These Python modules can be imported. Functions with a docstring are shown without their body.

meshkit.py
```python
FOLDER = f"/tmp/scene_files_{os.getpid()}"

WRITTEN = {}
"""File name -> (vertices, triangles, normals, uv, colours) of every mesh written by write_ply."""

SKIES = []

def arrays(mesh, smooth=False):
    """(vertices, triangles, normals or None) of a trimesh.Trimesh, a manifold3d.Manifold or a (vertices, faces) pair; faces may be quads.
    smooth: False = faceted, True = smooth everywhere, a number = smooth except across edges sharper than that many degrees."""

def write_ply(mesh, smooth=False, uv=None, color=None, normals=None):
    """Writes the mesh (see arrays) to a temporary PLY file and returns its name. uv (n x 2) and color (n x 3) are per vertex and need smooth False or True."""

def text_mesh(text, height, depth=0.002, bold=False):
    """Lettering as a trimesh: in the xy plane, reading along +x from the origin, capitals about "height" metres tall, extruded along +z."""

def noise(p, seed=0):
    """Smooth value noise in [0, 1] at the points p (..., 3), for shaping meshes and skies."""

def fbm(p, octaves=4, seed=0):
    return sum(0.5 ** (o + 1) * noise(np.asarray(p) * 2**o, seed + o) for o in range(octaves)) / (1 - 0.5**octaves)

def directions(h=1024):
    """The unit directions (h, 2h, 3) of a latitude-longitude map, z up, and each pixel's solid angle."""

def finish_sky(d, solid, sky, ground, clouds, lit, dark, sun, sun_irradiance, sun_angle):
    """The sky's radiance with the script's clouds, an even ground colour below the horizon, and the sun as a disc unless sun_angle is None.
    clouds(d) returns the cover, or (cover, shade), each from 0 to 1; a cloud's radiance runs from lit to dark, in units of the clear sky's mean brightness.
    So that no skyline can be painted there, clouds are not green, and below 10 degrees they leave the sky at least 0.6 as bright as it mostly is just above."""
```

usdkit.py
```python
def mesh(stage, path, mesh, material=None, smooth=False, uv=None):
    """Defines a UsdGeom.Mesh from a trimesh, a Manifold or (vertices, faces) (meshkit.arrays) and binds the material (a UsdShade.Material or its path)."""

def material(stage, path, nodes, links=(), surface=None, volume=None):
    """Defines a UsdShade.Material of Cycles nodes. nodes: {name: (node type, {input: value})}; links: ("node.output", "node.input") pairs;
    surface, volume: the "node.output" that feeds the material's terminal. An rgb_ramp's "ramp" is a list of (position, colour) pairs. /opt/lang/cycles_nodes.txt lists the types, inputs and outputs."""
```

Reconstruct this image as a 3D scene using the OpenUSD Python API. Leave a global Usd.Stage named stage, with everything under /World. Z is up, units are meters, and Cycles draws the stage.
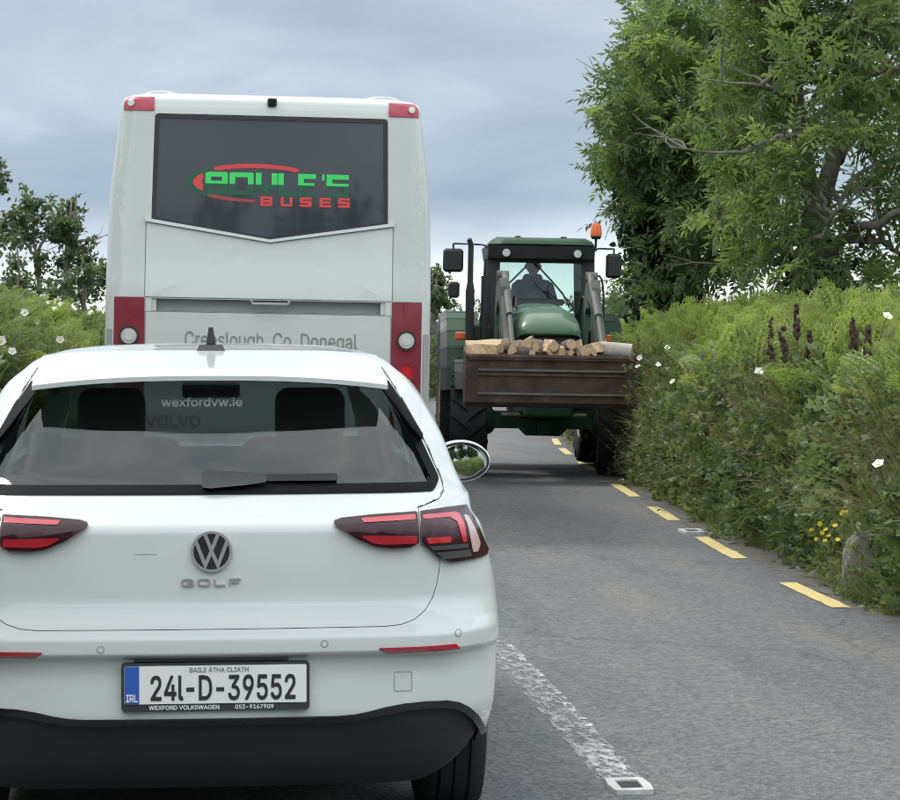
import math, random
import numpy as np, trimesh, meshkit, usdkit
import manifold3d as m3
from scipy.interpolate import PchipInterpolator as Pchip
from shapely import affinity
from shapely.geometry import Polygon, LineString, Point, box as sbox
from shapely.ops import unary_union
from pxr import Usd, UsdGeom, UsdLux, UsdShade, Gf, Sdf, Vt

stage = Usd.Stage.CreateInMemory()
UsdGeom.SetStageUpAxis(stage, 'Z'); UsdGeom.SetStageMetersPerUnit(stage, 1.0)
UsdGeom.Xform.Define(stage, '/World'); UsdGeom.Scope.Define(stage, '/World/Looks')
PI = math.pi

# ---------------------------------------------------------------- camera
FPX, HOR, EYE = 2400.0, 330.0, 1.53            # focal length in photo pixels, horizon row, eye height
YAW, PITCH = math.atan(239 / FPX), math.atan((400 - HOR) / FPX)
cam = UsdGeom.Camera.Define(stage, '/World/camera')
cam.CreateHorizontalApertureAttr(36.0); cam.CreateVerticalApertureAttr(36.0 * 910 / 1024)
cam.CreateFocalLengthAttr(36.0 * FPX / 900)
cam.CreateClippingRangeAttr(Gf.Vec2f(0.1, 5000)); cam.CreateExposureAttr(0.5)
cx = UsdGeom.Xformable(cam); cx.AddTranslateOp().Set(Gf.Vec3d(0, 0, EYE))
cx.AddRotateZOp().Set(-math.degrees(YAW)); cx.AddRotateXOp().Set(90 - math.degrees(PITCH))
_f = np.array([math.sin(YAW) * math.cos(PITCH), math.cos(YAW) * math.cos(PITCH), -math.sin(PITCH)])
_r = np.array([math.cos(YAW), -math.sin(YAW), 0.0]); _u = np.cross(_r, _f)
def at(px, py, d):
    "the point of the place that the photograph shows at a pixel, at distance d along the view axis"
    return np.array([0, 0, EYE]) + _f * d + _r * ((px - 450) / FPX * d) + _u * ((400 - py) / FPX * d)

# ---------------------------------------------------------------- sky and sun
SUN_EL, SUN_AZ = math.radians(55), math.radians(-48)   # azimuth from +Y (the road's direction) towards +X
sky_n = {
    'sky': ('sky_texture', {'sky_type': 'single_scattering', 'sun_disc': False, 'sun_elevation': SUN_EL, 'sun_rotation': SUN_AZ}),
    'geo': ('texture_coordinate', {}),
    'sep': ('separate_xyz', {}),
    'grad': ('rgb_ramp', {'ramp': [(0.0, (8.0, 8.3, 8.4)), (0.020, (7.6, 8.0, 8.2)), (0.036, (4.7, 5.4, 6.2)), (0.055, (2.75, 3.6, 4.5)), (0.09, (3.0, 3.7, 4.5)), (0.16, (3.8, 4.3, 4.95)),
                                   (0.30, (5.6, 6.1, 6.8)), (0.6, (10.0, 10.5, 11)), (1.0, (12.5, 12.9, 13.2))]}),
    'flat': ('mapping', {'scale': (3.4, 3.4, 10.0), 'location': (3.1, 1.7, 0.4)}),
    'n1': ('noise_texture', {'scale': 1.9, 'detail': 7.0, 'roughness': 0.52, 'distortion': 0.5}),
    'r1': ('rgb_ramp', {'ramp': [(0.28, (0.76, 0.80, 0.85)), (0.45, (0.95, 0.965, 0.98)), (0.58, (1.12, 1.11, 1.095)), (0.74, (1.45, 1.38, 1.31))]}),
    'mul': ('mix_color', {'blend_type': 'multiply', 'fac': 1.0}),
    'cov': ('mix_color', {'blend_type': 'mix', 'fac': 0.94}),
    'bg': ('background_shader', {'strength': 0.1}),
}
usdkit.material(stage, '/World/Looks/sky', sky_n, [
    ('geo.generated', 'sep.vector'), ('sep.z', 'grad.fac'), ('geo.generated', 'flat.vector'), ('flat.vector', 'n1.vector'), ('n1.fac', 'r1.fac'),
    ('grad.color', 'mul.a'), ('r1.color', 'mul.b'), ('sky.color', 'cov.a'), ('mul.result', 'cov.b'), ('cov.result', 'bg.color')], surface='bg.background')
dome = UsdLux.DomeLight.Define(stage, '/World/sky'); dome.CreateIntensityAttr(1.0)
UsdShade.MaterialBindingAPI.Apply(dome.GetPrim()).Bind(UsdShade.Material.Get(stage, '/World/Looks/sky'))
dome.GetPrim().SetCustomDataByKey('kind', 'structure')
sun = UsdLux.DistantLight.Define(stage, '/World/sun')
sun.CreateIntensityAttr(0.4); sun.CreateAngleAttr(14.0); sun.CreateColorAttr(Gf.Vec3f(1.0, 0.96, 0.9)); sun.GetPrim().GetAttribute('inputs:normalize').Set(True)
sx = UsdGeom.Xformable(sun); sx.AddRotateZOp().Set(-math.degrees(SUN_AZ)); sx.AddRotateXOp().Set(-(90 - math.degrees(SUN_EL)))
# (a distant light shines along -z: tipping +z towards +Y and turning it to the azimuth points +z at the sun)

# ---------------------------------------------------------------- helpers
_used = {}
def numbered(parent, name):
    k = (parent, name); n = _used.get(k, 0); _used[k] = n + 1
    return f'{parent}/{name}' if n == 0 else f'{parent}/{name}_{n:03d}'
def tag(prim, label=None, cat=None, group=None, kind=None):
    p = prim.GetPrim()
    for k, v in (('label', label), ('category', cat), ('group', group), ('kind', kind)):
        if v: p.SetCustomDataByKey(k, v)
    return prim
def place(x, loc=(0, 0, 0), rz=0, ry=0, rx=0, sc=None):
    x = UsdGeom.Xformable(x)
    x.AddTranslateOp().Set(Gf.Vec3d(*map(float, loc)))
    if rz: x.AddRotateZOp().Set(float(rz))
    if ry: x.AddRotateYOp().Set(float(ry))
    if rx: x.AddRotateXOp().Set(float(rx))
    if sc: x.AddScaleOp().Set(Gf.Vec3f(*([sc] * 3 if np.ndim(sc) == 0 else sc)))
def thing(name, label, cat, loc=(0, 0, 0), rz=0, ry=0, rx=0, group=None, sc=None):
    p = numbered('/World', name); x = UsdGeom.Xform.Define(stage, p); place(x, loc, rz, ry, rx, sc)
    return str(tag(x, label, cat, group).GetPath())
def part(name, mesh, mat, parent, smooth=32, label=None, kind=None):
    p = numbered(parent, name)
    m = usdkit.mesh(stage, p, mesh, '/World/Looks/' + mat, smooth=smooth)
    tag(m, label, None, None, kind)
    return p
def single(name, mesh, mat, label, cat, group=None, smooth=32, kind=None):
    p = numbered('/World', name); m = usdkit.mesh(stage, p, mesh, '/World/Looks/' + mat, smooth=smooth)
    tag(m, label, cat, group, kind); return p
def copy_of(src, loc, label=None, rz=0, ry=0, rx=0, sc=None):
    "another of the same thing, under the next number"
    sp = stage.GetPrimAtPath(src); base = src.rsplit('/', 1)[1]
    while base[-4:-3] == '_' and base[-3:].isdigit(): base = base[:-4]
    p = numbered('/World', base); x = UsdGeom.Xform.Define(stage, p); place(x, loc, rz, ry, rx, sc)
    d = sp.GetCustomData(); tag(x, label or d['label'], d['category'], d.get('group'))
    x.GetPrim().GetReferences().AddInternalReference(sp.GetPath()); x.GetPrim().SetInstanceable(True)
    return p
def VF(m):
    if hasattr(m, 'to_mesh'):
        q = m.to_mesh(); return np.array(q.vert_properties[:, :3], float), np.array(q.tri_verts, int)
    if isinstance(m, (tuple, list)):
        v, f = np.asarray(m[0], float), np.asarray(m[1], int)
        if f.shape[1] == 4: f = np.vstack([f[:, [0, 1, 2]], f[:, [0, 2, 3]]])
        return v, f
    return np.array(m.vertices, float), np.array(m.faces, int)
def cat(*ms):
    vs, fs, n = [], [], 0
    for m in ms:
        v, f = VF(m); vs.append(v); fs.append(f + n); n += len(v)
    return np.vstack(vs), np.vstack(fs)
def mov(m, d):
    v, f = VF(m); return v + np.asarray(d, float), f
def xf(m, M):
    v, f = VF(m); M = np.asarray(M, float)
    f2 = f[:, ::-1] if np.linalg.det(M[:3, :3]) < 0 else f
    return v @ M[:3, :3].T + M[:3, 3], f2
def rot(axis, deg, about=(0, 0, 0)):
    return trimesh.transformations.rotation_matrix(math.radians(deg), axis, about)
def flipx(m):
    v, f = VF(m); return v * [-1, 1, 1], f[:, ::-1]
def man(m):
    v, f = VF(m); return m3.Manifold(m3.Mesh(np.ascontiguousarray(v, np.float32), np.ascontiguousarray(f, np.uint32)))
def bx(x0, x1, y0, y1, z0, z1, c=0.0):
    "a box with chamfered edges"
    X0, X1, Y0, Y1, Z0, Z1 = min(x0, x1), max(x0, x1), min(y0, y1), max(y0, y1), min(z0, z1), max(z0, z1)
    if c <= 0:
        pts = [(x, y, z) for x in (X0, X1) for y in (Y0, Y1) for z in (Z0, Z1)]
    else:
        c = min(c, .45 * (X1 - X0), .45 * (Y1 - Y0), .45 * (Z1 - Z0)); pts = []
        for x, ix in ((X0, c), (X1, -c)):
            for y, iy in ((Y0, c), (Y1, -c)):
                for z, iz in ((Z0, c), (Z1, -c)):
                    pts += [(x, y + iy, z + iz), (x + ix, y, z + iz), (x + ix, y + iy, z)]
    return VF(m3.Manifold.hull_points(np.array(pts, np.float64)))
def rbx(x0, x1, y0, y1, z0, z1, r, n=16):
    s = m3.Manifold.sphere(r, n); return m3.Manifold.batch_hull([s.translate((x, y, z)) for x in (x0 + r, x1 - r) for y in (y0 + r, y1 - r) for z in (z0 + r, z1 - r)])
def hull(*pts): return VF(m3.Manifold.hull_points(np.array(pts, np.float64)))
def _frame(t):
    t = t / (np.linalg.norm(t) + 1e-12)
    a = np.cross(t, [0, 0, 1.0] if abs(t[2]) < .9 else [1.0, 0, 0]); a /= np.linalg.norm(a); return a, np.cross(t, a)
def tube(pts, r, n=8, caps=True):
    p = np.asarray(pts, float); r = np.broadcast_to(np.asarray(r, float), (len(p),))
    T = np.gradient(p, axis=0); a, b = _frame(T[0]); V = []
    ang = np.arange(n) * 2 * PI / n
    for i in range(len(p)):
        t = T[i] / (np.linalg.norm(T[i]) + 1e-12); a = a - t * (a @ t); a /= np.linalg.norm(a) + 1e-12; b = np.cross(t, a)
        V.append(p[i] + r[i] * (np.cos(ang)[:, None] * a + np.sin(ang)[:, None] * b))
    V = np.vstack(V); F = []
    for i in range(len(p) - 1):
        for j in range(n):
            k = (j + 1) % n; F += [(i*n+j, i*n+k, (i+1)*n+k), (i*n+j, (i+1)*n+k, (i+1)*n+j)]
    if caps:
        m = len(p) - 1; V = np.vstack([V, p[0], p[-1]]); c0, c1 = len(V) - 2, len(V) - 1
        for j in range(n):
            k = (j + 1) % n; F += [(c0, k, j), (c1, m*n+j, m*n+k)]
    return V, np.array(F)
def cyl(p0, p1, r0, r1=None, n=20): return tube([p0, p1], [r0, r0 if r1 is None else r1], n)
def bezier(pts, n=12):
    "a smooth curve through the points"
    p = np.asarray(pts, float); s = np.r_[0, np.cumsum(np.linalg.norm(np.diff(p, axis=0), axis=1))]
    if len(p) < 3: return np.stack([p[0] + (p[1] - p[0]) * u for u in np.linspace(0, 1, n)])
    return Pchip(s, p)(np.linspace(0, s[-1], n))
def lathe(prof, n=48, axis='x', at0=(0, 0, 0)):
    "prof: (along the axis, radius) pairs, turned about the axis"
    prof = np.asarray(prof, float); ang = np.arange(n) * 2 * PI / n; V = []
    for a_, r_ in prof:
        c, s = np.cos(ang) * r_, np.sin(ang) * r_; o = np.full(n, a_)
        V.append(np.stack({'x': [o, c, s], 'y': [s, o, c], 'z': [c, s, o]}[axis], 1))
    V = np.vstack(V); F = []
    for i in range(len(prof) - 1):
        for j in range(n):
            k = (j + 1) % n; F += [(i*n+j, (i+1)*n+j, (i+1)*n+k), (i*n+j, (i+1)*n+k, i*n+k)]
    F = np.array(F); area = V[F]; vol = np.einsum('ij,ij->i', area[:, 0], np.cross(area[:, 1], area[:, 2])).sum()
    return V + np.asarray(at0, float), (F if vol >= 0 else F[:, ::-1])
def ball(c, r, sub=2):
    m = trimesh.creation.icosphere(sub, 1.0); return m.vertices * np.asarray(r, float) + np.asarray(c, float), np.array(m.faces)
def cs(poly):
    polys = getattr(poly, 'geoms', [poly]); rings = []
    for g in polys:
        if g.is_empty or g.geom_type != 'Polygon': continue
        rings.append(np.array(g.exterior.coords)[:-1]); rings += [np.array(h.coords)[:-1] for h in g.interiors]
    return m3.CrossSection(rings, m3.FillRule.EvenOdd)
def slab(poly, t0, t1, refine=None):
    "a flat polygon (u, v) given thickness t0..t1 along w; refine = longest edge"
    m = m3.Manifold.extrude(cs(poly), t1 - t0).translate((0, 0, t0))
    if refine: m = m.refine_to_length(refine)
    return m
def prism_y(poly, y0, y1):
    "polygon in (x, z), running from y0 to y1"
    return man(_uvw(slab(poly, -y1, -y0), lambda u, v, w: (u, -w, v)))
def prism_x(poly, x0, x1):
    "polygon in (y, z), running from x0 to x1"
    return man(_uvw(slab(poly, x0, x1), lambda u, v, w: (w, u, v)))
def _uvw(m, fn):
    v, f = VF(m); x, y, z = fn(v[:, 0], v[:, 1], v[:, 2])
    v2 = np.stack(np.broadcast_arrays(x, y, z), 1); t = v2[f]
    vol = np.einsum('ij,ij->i', t[:, 0] - v2.mean(0), np.cross(t[:, 1] - v2.mean(0), t[:, 2] - v2.mean(0))).sum()
    return v2, (f if vol >= 0 else f[:, ::-1])
def on(poly, t0, t1, fn, refine=0.04):
    "a polygon laid on a curved surface; fn(u, v, w) gives the point w in front of it"
    return _uvw(slab(poly, t0, t1, refine), fn)
def rpoly(pts, r=0.0):
    p = Polygon(pts)
    return p.buffer(-r).buffer(r, quad_segs=5) if r else p
def text(s, h, depth=0.002, bold=False, w=None, centre=None, left=None, base=0.0):
    "lettering in (u, v), thickness along w; w = its whole width"
    v, f = VF(meshkit.text_mesh(s, h, depth, bold)); v = v.copy()
    x0, x1 = v[:, 0].min(), v[:, 0].max(); k = 1 if w is None else w / (x1 - x0)
    v[:, 0] = (v[:, 0] - x0) * k + (left if left is not None else (centre or 0) - (x1 - x0) * k / 2); v[:, 1] += base
    return v, f
def instancer(path, protos, pos, quat, scale, idx, kind='stuff'):
    "protos: (mesh, material) pairs; quat rows are (w, x, y, z)"
    pi = UsdGeom.PointInstancer.Define(stage, path); names = []
    for k, (m, mat) in enumerate(protos):
        q = f'{path}/piece_{k:03d}' if k else f'{path}/piece'
        usdkit.mesh(stage, q, m, '/World/Looks/' + mat, smooth=False); names.append(q)
    pi.CreatePrototypesRel().SetTargets(names)
    pi.CreateProtoIndicesAttr(Vt.IntArray.FromNumpy(np.asarray(idx, np.int32)))
    pi.CreatePositionsAttr(Vt.Vec3fArray.FromNumpy(np.asarray(pos, np.float32)))
    q = np.asarray(quat, float)
    pi.CreateOrientationsAttr(Vt.QuathArray([Gf.Quath(*map(float, r)) for r in q]))
    s = np.asarray(scale, np.float32); s = np.repeat(s[:, None], 3, 1) if s.ndim == 1 else s
    pi.CreateScalesAttr(Vt.Vec3fArray.FromNumpy(s))
    tag(pi, kind=kind); return path
def quats(fwd, roll):
    "turns +x to the direction fwd with +z as near up as can be, then rolls about it"
    f = np.asarray(fwd, float); f = f / np.linalg.norm(f, axis=1, keepdims=True)
    up = np.tile([0, 0, 1.0], (len(f), 1)); up[np.abs(f[:, 2]) > .97] = [0, 1, 0]
    y = np.cross(up, f); y /= np.linalg.norm(y, axis=1, keepdims=True); z = np.cross(f, y)
    c, s = np.cos(roll)[:, None], np.sin(roll)[:, None]; y, z = y * c + z * s, z * c - y * s
    from scipy.spatial.transform import Rotation as R
    q = R.from_matrix(np.stack([f, y, z], 2)).as_quat(); return q[:, [3, 0, 1, 2]]

# ---------------------------------------------------------------- materials
def look(name, nodes, links, surface='p.BSDF', **k): return usdkit.material(stage, '/World/Looks/' + name, nodes, links, surface=surface, **k)
def plain(name, col, rough=0.5, metal=0.0, coat=0.0, spec=0.5, vary=0.0, vscale=6.0, bump=0.0, bscale=60.0, **more):
    n = {'p': ('principled_bsdf', {'base_color': col, 'roughness': rough, 'metallic': metal, 'coat_weight': coat, 'specular_ior_level': spec, **more})}; l = []
    if vary:
        n['g'] = ('texture_coordinate', {}); n['n'] = ('noise_texture', {'scale': vscale, 'detail': 5.0, 'roughness': 0.6})
        n['r'] = ('rgb_ramp', {'ramp': [(0.25, tuple(c * (1 - vary) for c in col)), (0.75, tuple(min(1, c * (1 + vary)) for c in col))]})
        n['rr'] = ('map_range', {'from_min': 0.3, 'from_max': 0.7, 'to_min': max(0.02, rough - 0.1 * (rough > .15)), 'to_max': min(1, rough + 0.12 * (rough > .15) + .02)})
        l += [('g.object', 'n.vector'), ('n.fac', 'r.fac'), ('r.color', 'p.base_color'), ('n.fac', 'rr.value'), ('rr.result', 'p.roughness')]
    if bump:
        n['g2'] = ('texture_coordinate', {}); n['bn'] = ('noise_texture', {'scale': bscale, 'detail': 4.0}); n['b'] = ('bump', {'strength': bump, 'distance': 0.004})
        l += [('g2.object', 'bn.vector'), ('bn.fac', 'b.height'), ('b.normal', 'p.normal')]
    return look(name, n, l)
plain('car_white', (0.575, 0.61, 0.59), 0.28, coat=1.0, vary=0.025, vscale=2.0, coat_roughness=0.03)
plain('black_plastic', (0.028, 0.031, 0.033), 0.55, vary=0.15, bump=0.25, bscale=400)
plain('gloss_black', (0.006, 0.007, 0.008), 0.06, coat=0.6)
plain('rubber', (0.022, 0.022, 0.023), 0.75, vary=0.25, vscale=9, bump=0.3, bscale=90)
plain('chrome', (0.78, 0.79, 0.8), 0.09, metal=1.0)
plain('alloy', (0.55, 0.56, 0.57), 0.25, metal=1.0)
plain('mirror_glass', (0.86, 0.88, 0.88), 0.015, metal=1.0)
plain('seat_cloth', (0.20, 0.20, 0.205), 0.85, vary=0.2, bump=0.3, bscale=300)
plain('cabin_trim', (0.13, 0.133, 0.135), 0.7, vary=0.15)
plain('plate_white', (0.74, 0.75, 0.72), 0.3, vary=0.03)
plain('plate_blue', (0.03, 0.10, 0.40), 0.3)
plain('letter_black', (0.018, 0.019, 0.021), 0.45)
plain('letter_white', (0.80, 0.81, 0.80), 0.4)
plain('fender_rubber', (0.06, 0.063, 0.068), 0.6, vary=0.2)
plain('stud_white', (0.50, 0.50, 0.48), 0.6, vary=0.25, vscale=30)
plain('letter_grey', (0.20, 0.21, 0.21), 0.45)
plain('lamp_red', (0.42, 0.012, 0.022), 0.07, coat=1.0)
plain('lamp_red_bright', (0.48, 0.022, 0.042), 0.09, coat=1.0)
plain('lamp_dark', (0.022, 0.006, 0.009), 0.08, coat=0.25, spec=0.35)
plain('matt_black', (0.008, 0.009, 0.010), 0.7, spec=0.12)
plain('lamp_smoke', (0.05, 0.055, 0.057), 0.09, coat=0.25, spec=0.35)
plain('lamp_clear', (0.48, 0.34, 0.33), 0.08, coat=1.0)
plain('lamp_amber', (0.75, 0.13, 0.02), 0.12, coat=1.0)
plain('reflector_red', (0.30, 0.012, 0.022), 0.15, coat=0.8)
def glass(name, tint, f0=.045, gl=(1, 1, 1), rough=0.0):
    look(name, {'t': ('transparent_bsdf', {'color': tint}), 'g': ('glossy_bsdf', {'color': gl, 'roughness': rough}), 'lw': ('layer_weight', {'blend': 0.5}), 'pw': ('math', {'math_type': 'power', 'value2': 5.0}), 'f': ('math', {'math_type': 'multiply_add', 'value2': 1 - f0, 'value3': f0}), 'm': ('mix_closure', {})},
         [('lw.facing', 'pw.value1'), ('pw.value', 'f.value1'), ('f.value', 'm.fac'), ('t.BSDF', 'm.closure1'), ('g.BSDF', 'm.closure2')], surface='m.closure')
glass('car_glass', (0.36, 0.40, 0.39), .07)
glass('clear_glass', (0.93, 0.95, 0.945), .04)
glass('tractor_glass', (0.87, 0.95, 0.925), .045)
# bus
plain('bus_white', (0.55, 0.575, 0.545), 0.3, coat=0.6, vary=0.03, vscale=1.2, bump=0.02, bscale=3)
plain('bus_dirt_white', (0.505, 0.53, 0.50), 0.4, coat=0.3, vary=0.05, vscale=1.6)
plain('bus_red', (0.165, 0.014, 0.026), 0.35, coat=0.5, vary=0.12, vscale=5)
plain('bus_marker_red', (0.36, 0.035, 0.055), 0.3, coat=0.5, vary=0.1, vscale=9)
plain('bus_grey', (0.33, 0.345, 0.335), 0.5, vary=0.1)
plain('lamp_grey', (0.52, 0.53, 0.50), 0.25, coat=0.8, vary=0.08, vscale=20)
plain('bus_window', (0.022, 0.027, 0.030), 0.035, ior=1.75, coat=0.0)
plain('logo_green', (0.045, 0.60, 0.12), 0.5)
plain('logo_dark_green', (0.012, 0.085, 0.045), 0.5)
plain('logo_red', (0.62, 0.05, 0.05), 0.5)
plain('logo_dull_red', (0.30, 0.05, 0.05), 0.5)
# tractor
plain('tractor_green', (0.016, 0.066, 0.031), 0.6, coat=0.0, vary=0.25, vscale=5)
plain('tractor_hood', (0.055, 0.125, 0.068), 0.38, coat=0.4, vary=0.15, vscale=4)
plain('tractor_dark_green', (0.014, 0.065, 0.032), 0.55, vary=0.3, vscale=7)
plain('tractor_black', (0.016, 0.018, 0.018), 0.55, vary=0.25, vscale=8)
plain('tractor_grey', (0.092, 0.100, 0.086), 0.6, vary=0.4, vscale=7, bump=0.15, bscale=40)
plain('tractor_rim', (0.52, 0.36, 0.04), 0.5, vary=0.2)
look('bucket_rust', {'g': ('texture_coordinate', {}), 'n': ('noise_texture', {'scale': 5.0, 'detail': 8.0, 'roughness': 0.65}), 'n2': ('noise_texture', {'scale': 45.0, 'detail': 4.0}),
    'r': ('rgb_ramp', {'ramp': [(0.25, (0.046, 0.034, 0.029)), (0.45, (0.094, 0.064, 0.050)), (0.6, (0.130, 0.088, 0.066)), (0.72, (0.23, 0.18, 0.145))]}),
    'b': ('bump', {'strength': 0.35, 'distance': 0.006}), 'p': ('principled_bsdf', {'roughness': 0.75})},
    [('g.object', 'n.vector'), ('g.object', 'n2.vector'), ('n.fac', 'r.fac'), ('r.color', 'p.base_color'), ('n2.fac', 'b.height'), ('b.normal', 'p.normal')])
plain('worn_steel', (0.22, 0.20, 0.18), 0.45, metal=0.6, vary=0.25)
def bark(name, a, b, sc=14, dist=0.012):
    look(name, {'g': ('texture_coordinate', {}), 'm': ('mapping', {'scale': (1, 1, 0.3)}), 'n': ('noise_texture', {'scale': sc, 'detail': 7.0, 'roughness': 0.7}), 'n2': ('noise_texture', {'scale': 2.5, 'detail': 3.0}),
        'x': ('math', {'math_type': 'multiply_add', 'value2': 0.6, 'value3': 0.0}), 'y': ('math', {'math_type': 'multiply_add', 'value2': 0.4}), 'r': ('rgb_ramp', {'ramp': [(0.3, a), (0.7, b)]}), 'b': ('bump', {'strength': 0.8, 'distance': dist}), 'p': ('principled_bsdf', {'roughness': 0.85})},
        [('g.object', 'm.vector'), ('m.vector', 'n.vector'), ('g.object', 'n2.vector'), ('n.fac', 'x.value1'), ('n2.fac', 'y.value1'), ('x.value', 'y.value3'), ('y.value', 'r.fac'), ('r.color', 'p.base_color'), ('n.fac', 'b.height'), ('b.normal', 'p.normal')])
bark('bark', (0.045, 0.041, 0.034), (0.24, 0.225, 0.19), 20, .02)
bark('log_bark', (0.07, 0.055, 0.042), (0.26, 0.21, 0.165), 30, 0.006)
bark('pale_bark', (0.30, 0.27, 0.235), (0.62, 0.58, 0.52), 18, 0.004)
look('cut_wood', {'g': ('texture_coordinate', {}), 'n': ('noise_texture', {'scale': 26.0, 'detail': 6.0, 'roughness': 0.6}), 'o': ('object_info', {}), 'mx': ('mix_color', {'blend_type': 'multiply', 'fac': 0.5}),
    'r': ('rgb_ramp', {'ramp': [(0.25, (0.42, 0.27, 0.15)), (0.55, (0.62, 0.45, 0.28)), (0.8, (0.74, 0.60, 0.41))]}), 'b': ('bump', {'strength': 0.4, 'distance': 0.004}), 'p': ('principled_bsdf', {'roughness': 0.8})},
    [('g.object', 'n.vector'), ('n.fac', 'r.fac'), ('r.color', 'p.base_color'), ('n.fac', 'b.height'), ('b.normal', 'p.normal')])
plain('skin', (0.42, 0.25, 0.18), 0.55, vary=0.06)
plain('hair', (0.03, 0.022, 0.018), 0.7)
plain('hoodie', (0.10, 0.105, 0.12), 0.9, vary=0.15, vscale=12, bump=0.4, bscale=30)
plain('trousers', (0.03, 0.035, 0.05), 0.9, vary=0.15)
def leaf(name, dark, mid, light, trans=0.35, rough=0.5, sc=0.9, tcol=None):
    tc = tcol or tuple(min(1, c * 1.5) for c in light)
    look(name, {'g': ('geometry', {}), 'n': ('noise_texture', {'scale': sc, 'detail': 3.0}), 'o': ('object_info', {}), 'w': ('math', {'math_type': 'multiply_add', 'value2': 0.42}), 'k': ('math', {'math_type': 'multiply_add', 'value2': 0.34}),
        'h': ('math', {'math_type': 'multiply', 'value2': 0.6}),
        'r': ('rgb_ramp', {'ramp': [(0.22, dark), (0.52, mid), (0.82, light)]}), 'p': ('principled_bsdf', {'roughness': rough, 'specular_ior_level': 0.45}), 't': ('translucent_bsdf', {}),
        'tm': ('mix_color', {'blend_type': 'multiply', 'fac': 1.0, 'b': (1.5, 1.55, 0.9)}), 'm': ('mix_closure', {'fac': trans})},
        [('g.position', 'n.vector'), ('n.fac', 'h.value1'), ('g.random_per_island', 'w.value1'), ('h.value', 'w.value3'), ('o.random', 'k.value1'), ('w.value', 'k.value3'), ('k.value', 'r.fac'), ('r.color', 'p.base_color'),
         ('r.color', 'tm.a'), ('tm.result', 't.color'), ('p.BSDF', 'm.closure1'), ('t.BSDF', 'm.closure2')], surface='m.closure')
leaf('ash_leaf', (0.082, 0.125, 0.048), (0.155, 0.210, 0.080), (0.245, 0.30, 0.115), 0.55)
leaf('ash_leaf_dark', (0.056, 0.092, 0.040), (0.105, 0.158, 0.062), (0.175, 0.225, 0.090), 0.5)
leaf('ivy_leaf', (0.014, 0.030, 0.014), (0.024, 0.052, 0.022), (0.045, 0.085, 0.032), 0.15, 0.35)
leaf('bramble_leaf', (0.060, 0.088, 0.036), (0.122, 0.160, 0.066), (0.205, 0.24, 0.110), 0.4)
leaf('bramble_pale', (0.105, 0.145, 0.062), (0.175, 0.215, 0.095), (0.27, 0.30, 0.145), 0.4)
leaf('fern_leaf', (0.130, 0.180, 0.055), (0.215, 0.270, 0.085), (0.33, 0.37, 0.14), 0.5)
leaf('grass_blade', (0.075, 0.100, 0.042), (0.140, 0.170, 0.070), (0.22, 0.24, 0.11), 0.38)
leaf('dry_grass', (0.13, 0.115, 0.06), (0.22, 0.19, 0.10), (0.32, 0.28, 0.16), 0.3)
leaf('far_leaf', (0.050, 0.076, 0.042), (0.090, 0.122, 0.062), (0.145, 0.180, 0.085), 0.45, sc=0.25)
plain('twig', (0.09, 0.075, 0.055), 0.8)
plain('dock_seed', (0.055, 0.030, 0.020), 0.85, vary=0.3, vscale=60)
plain('petal_white', (0.80, 0.81, 0.78), 0.6)
plain('petal_yellow', (0.75, 0.58, 0.03), 0.6)
plain('stone', (0.20, 0.185, 0.16), 0.85, vary=0.3, vscale=9, bump=0.8, bscale=35)
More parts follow.
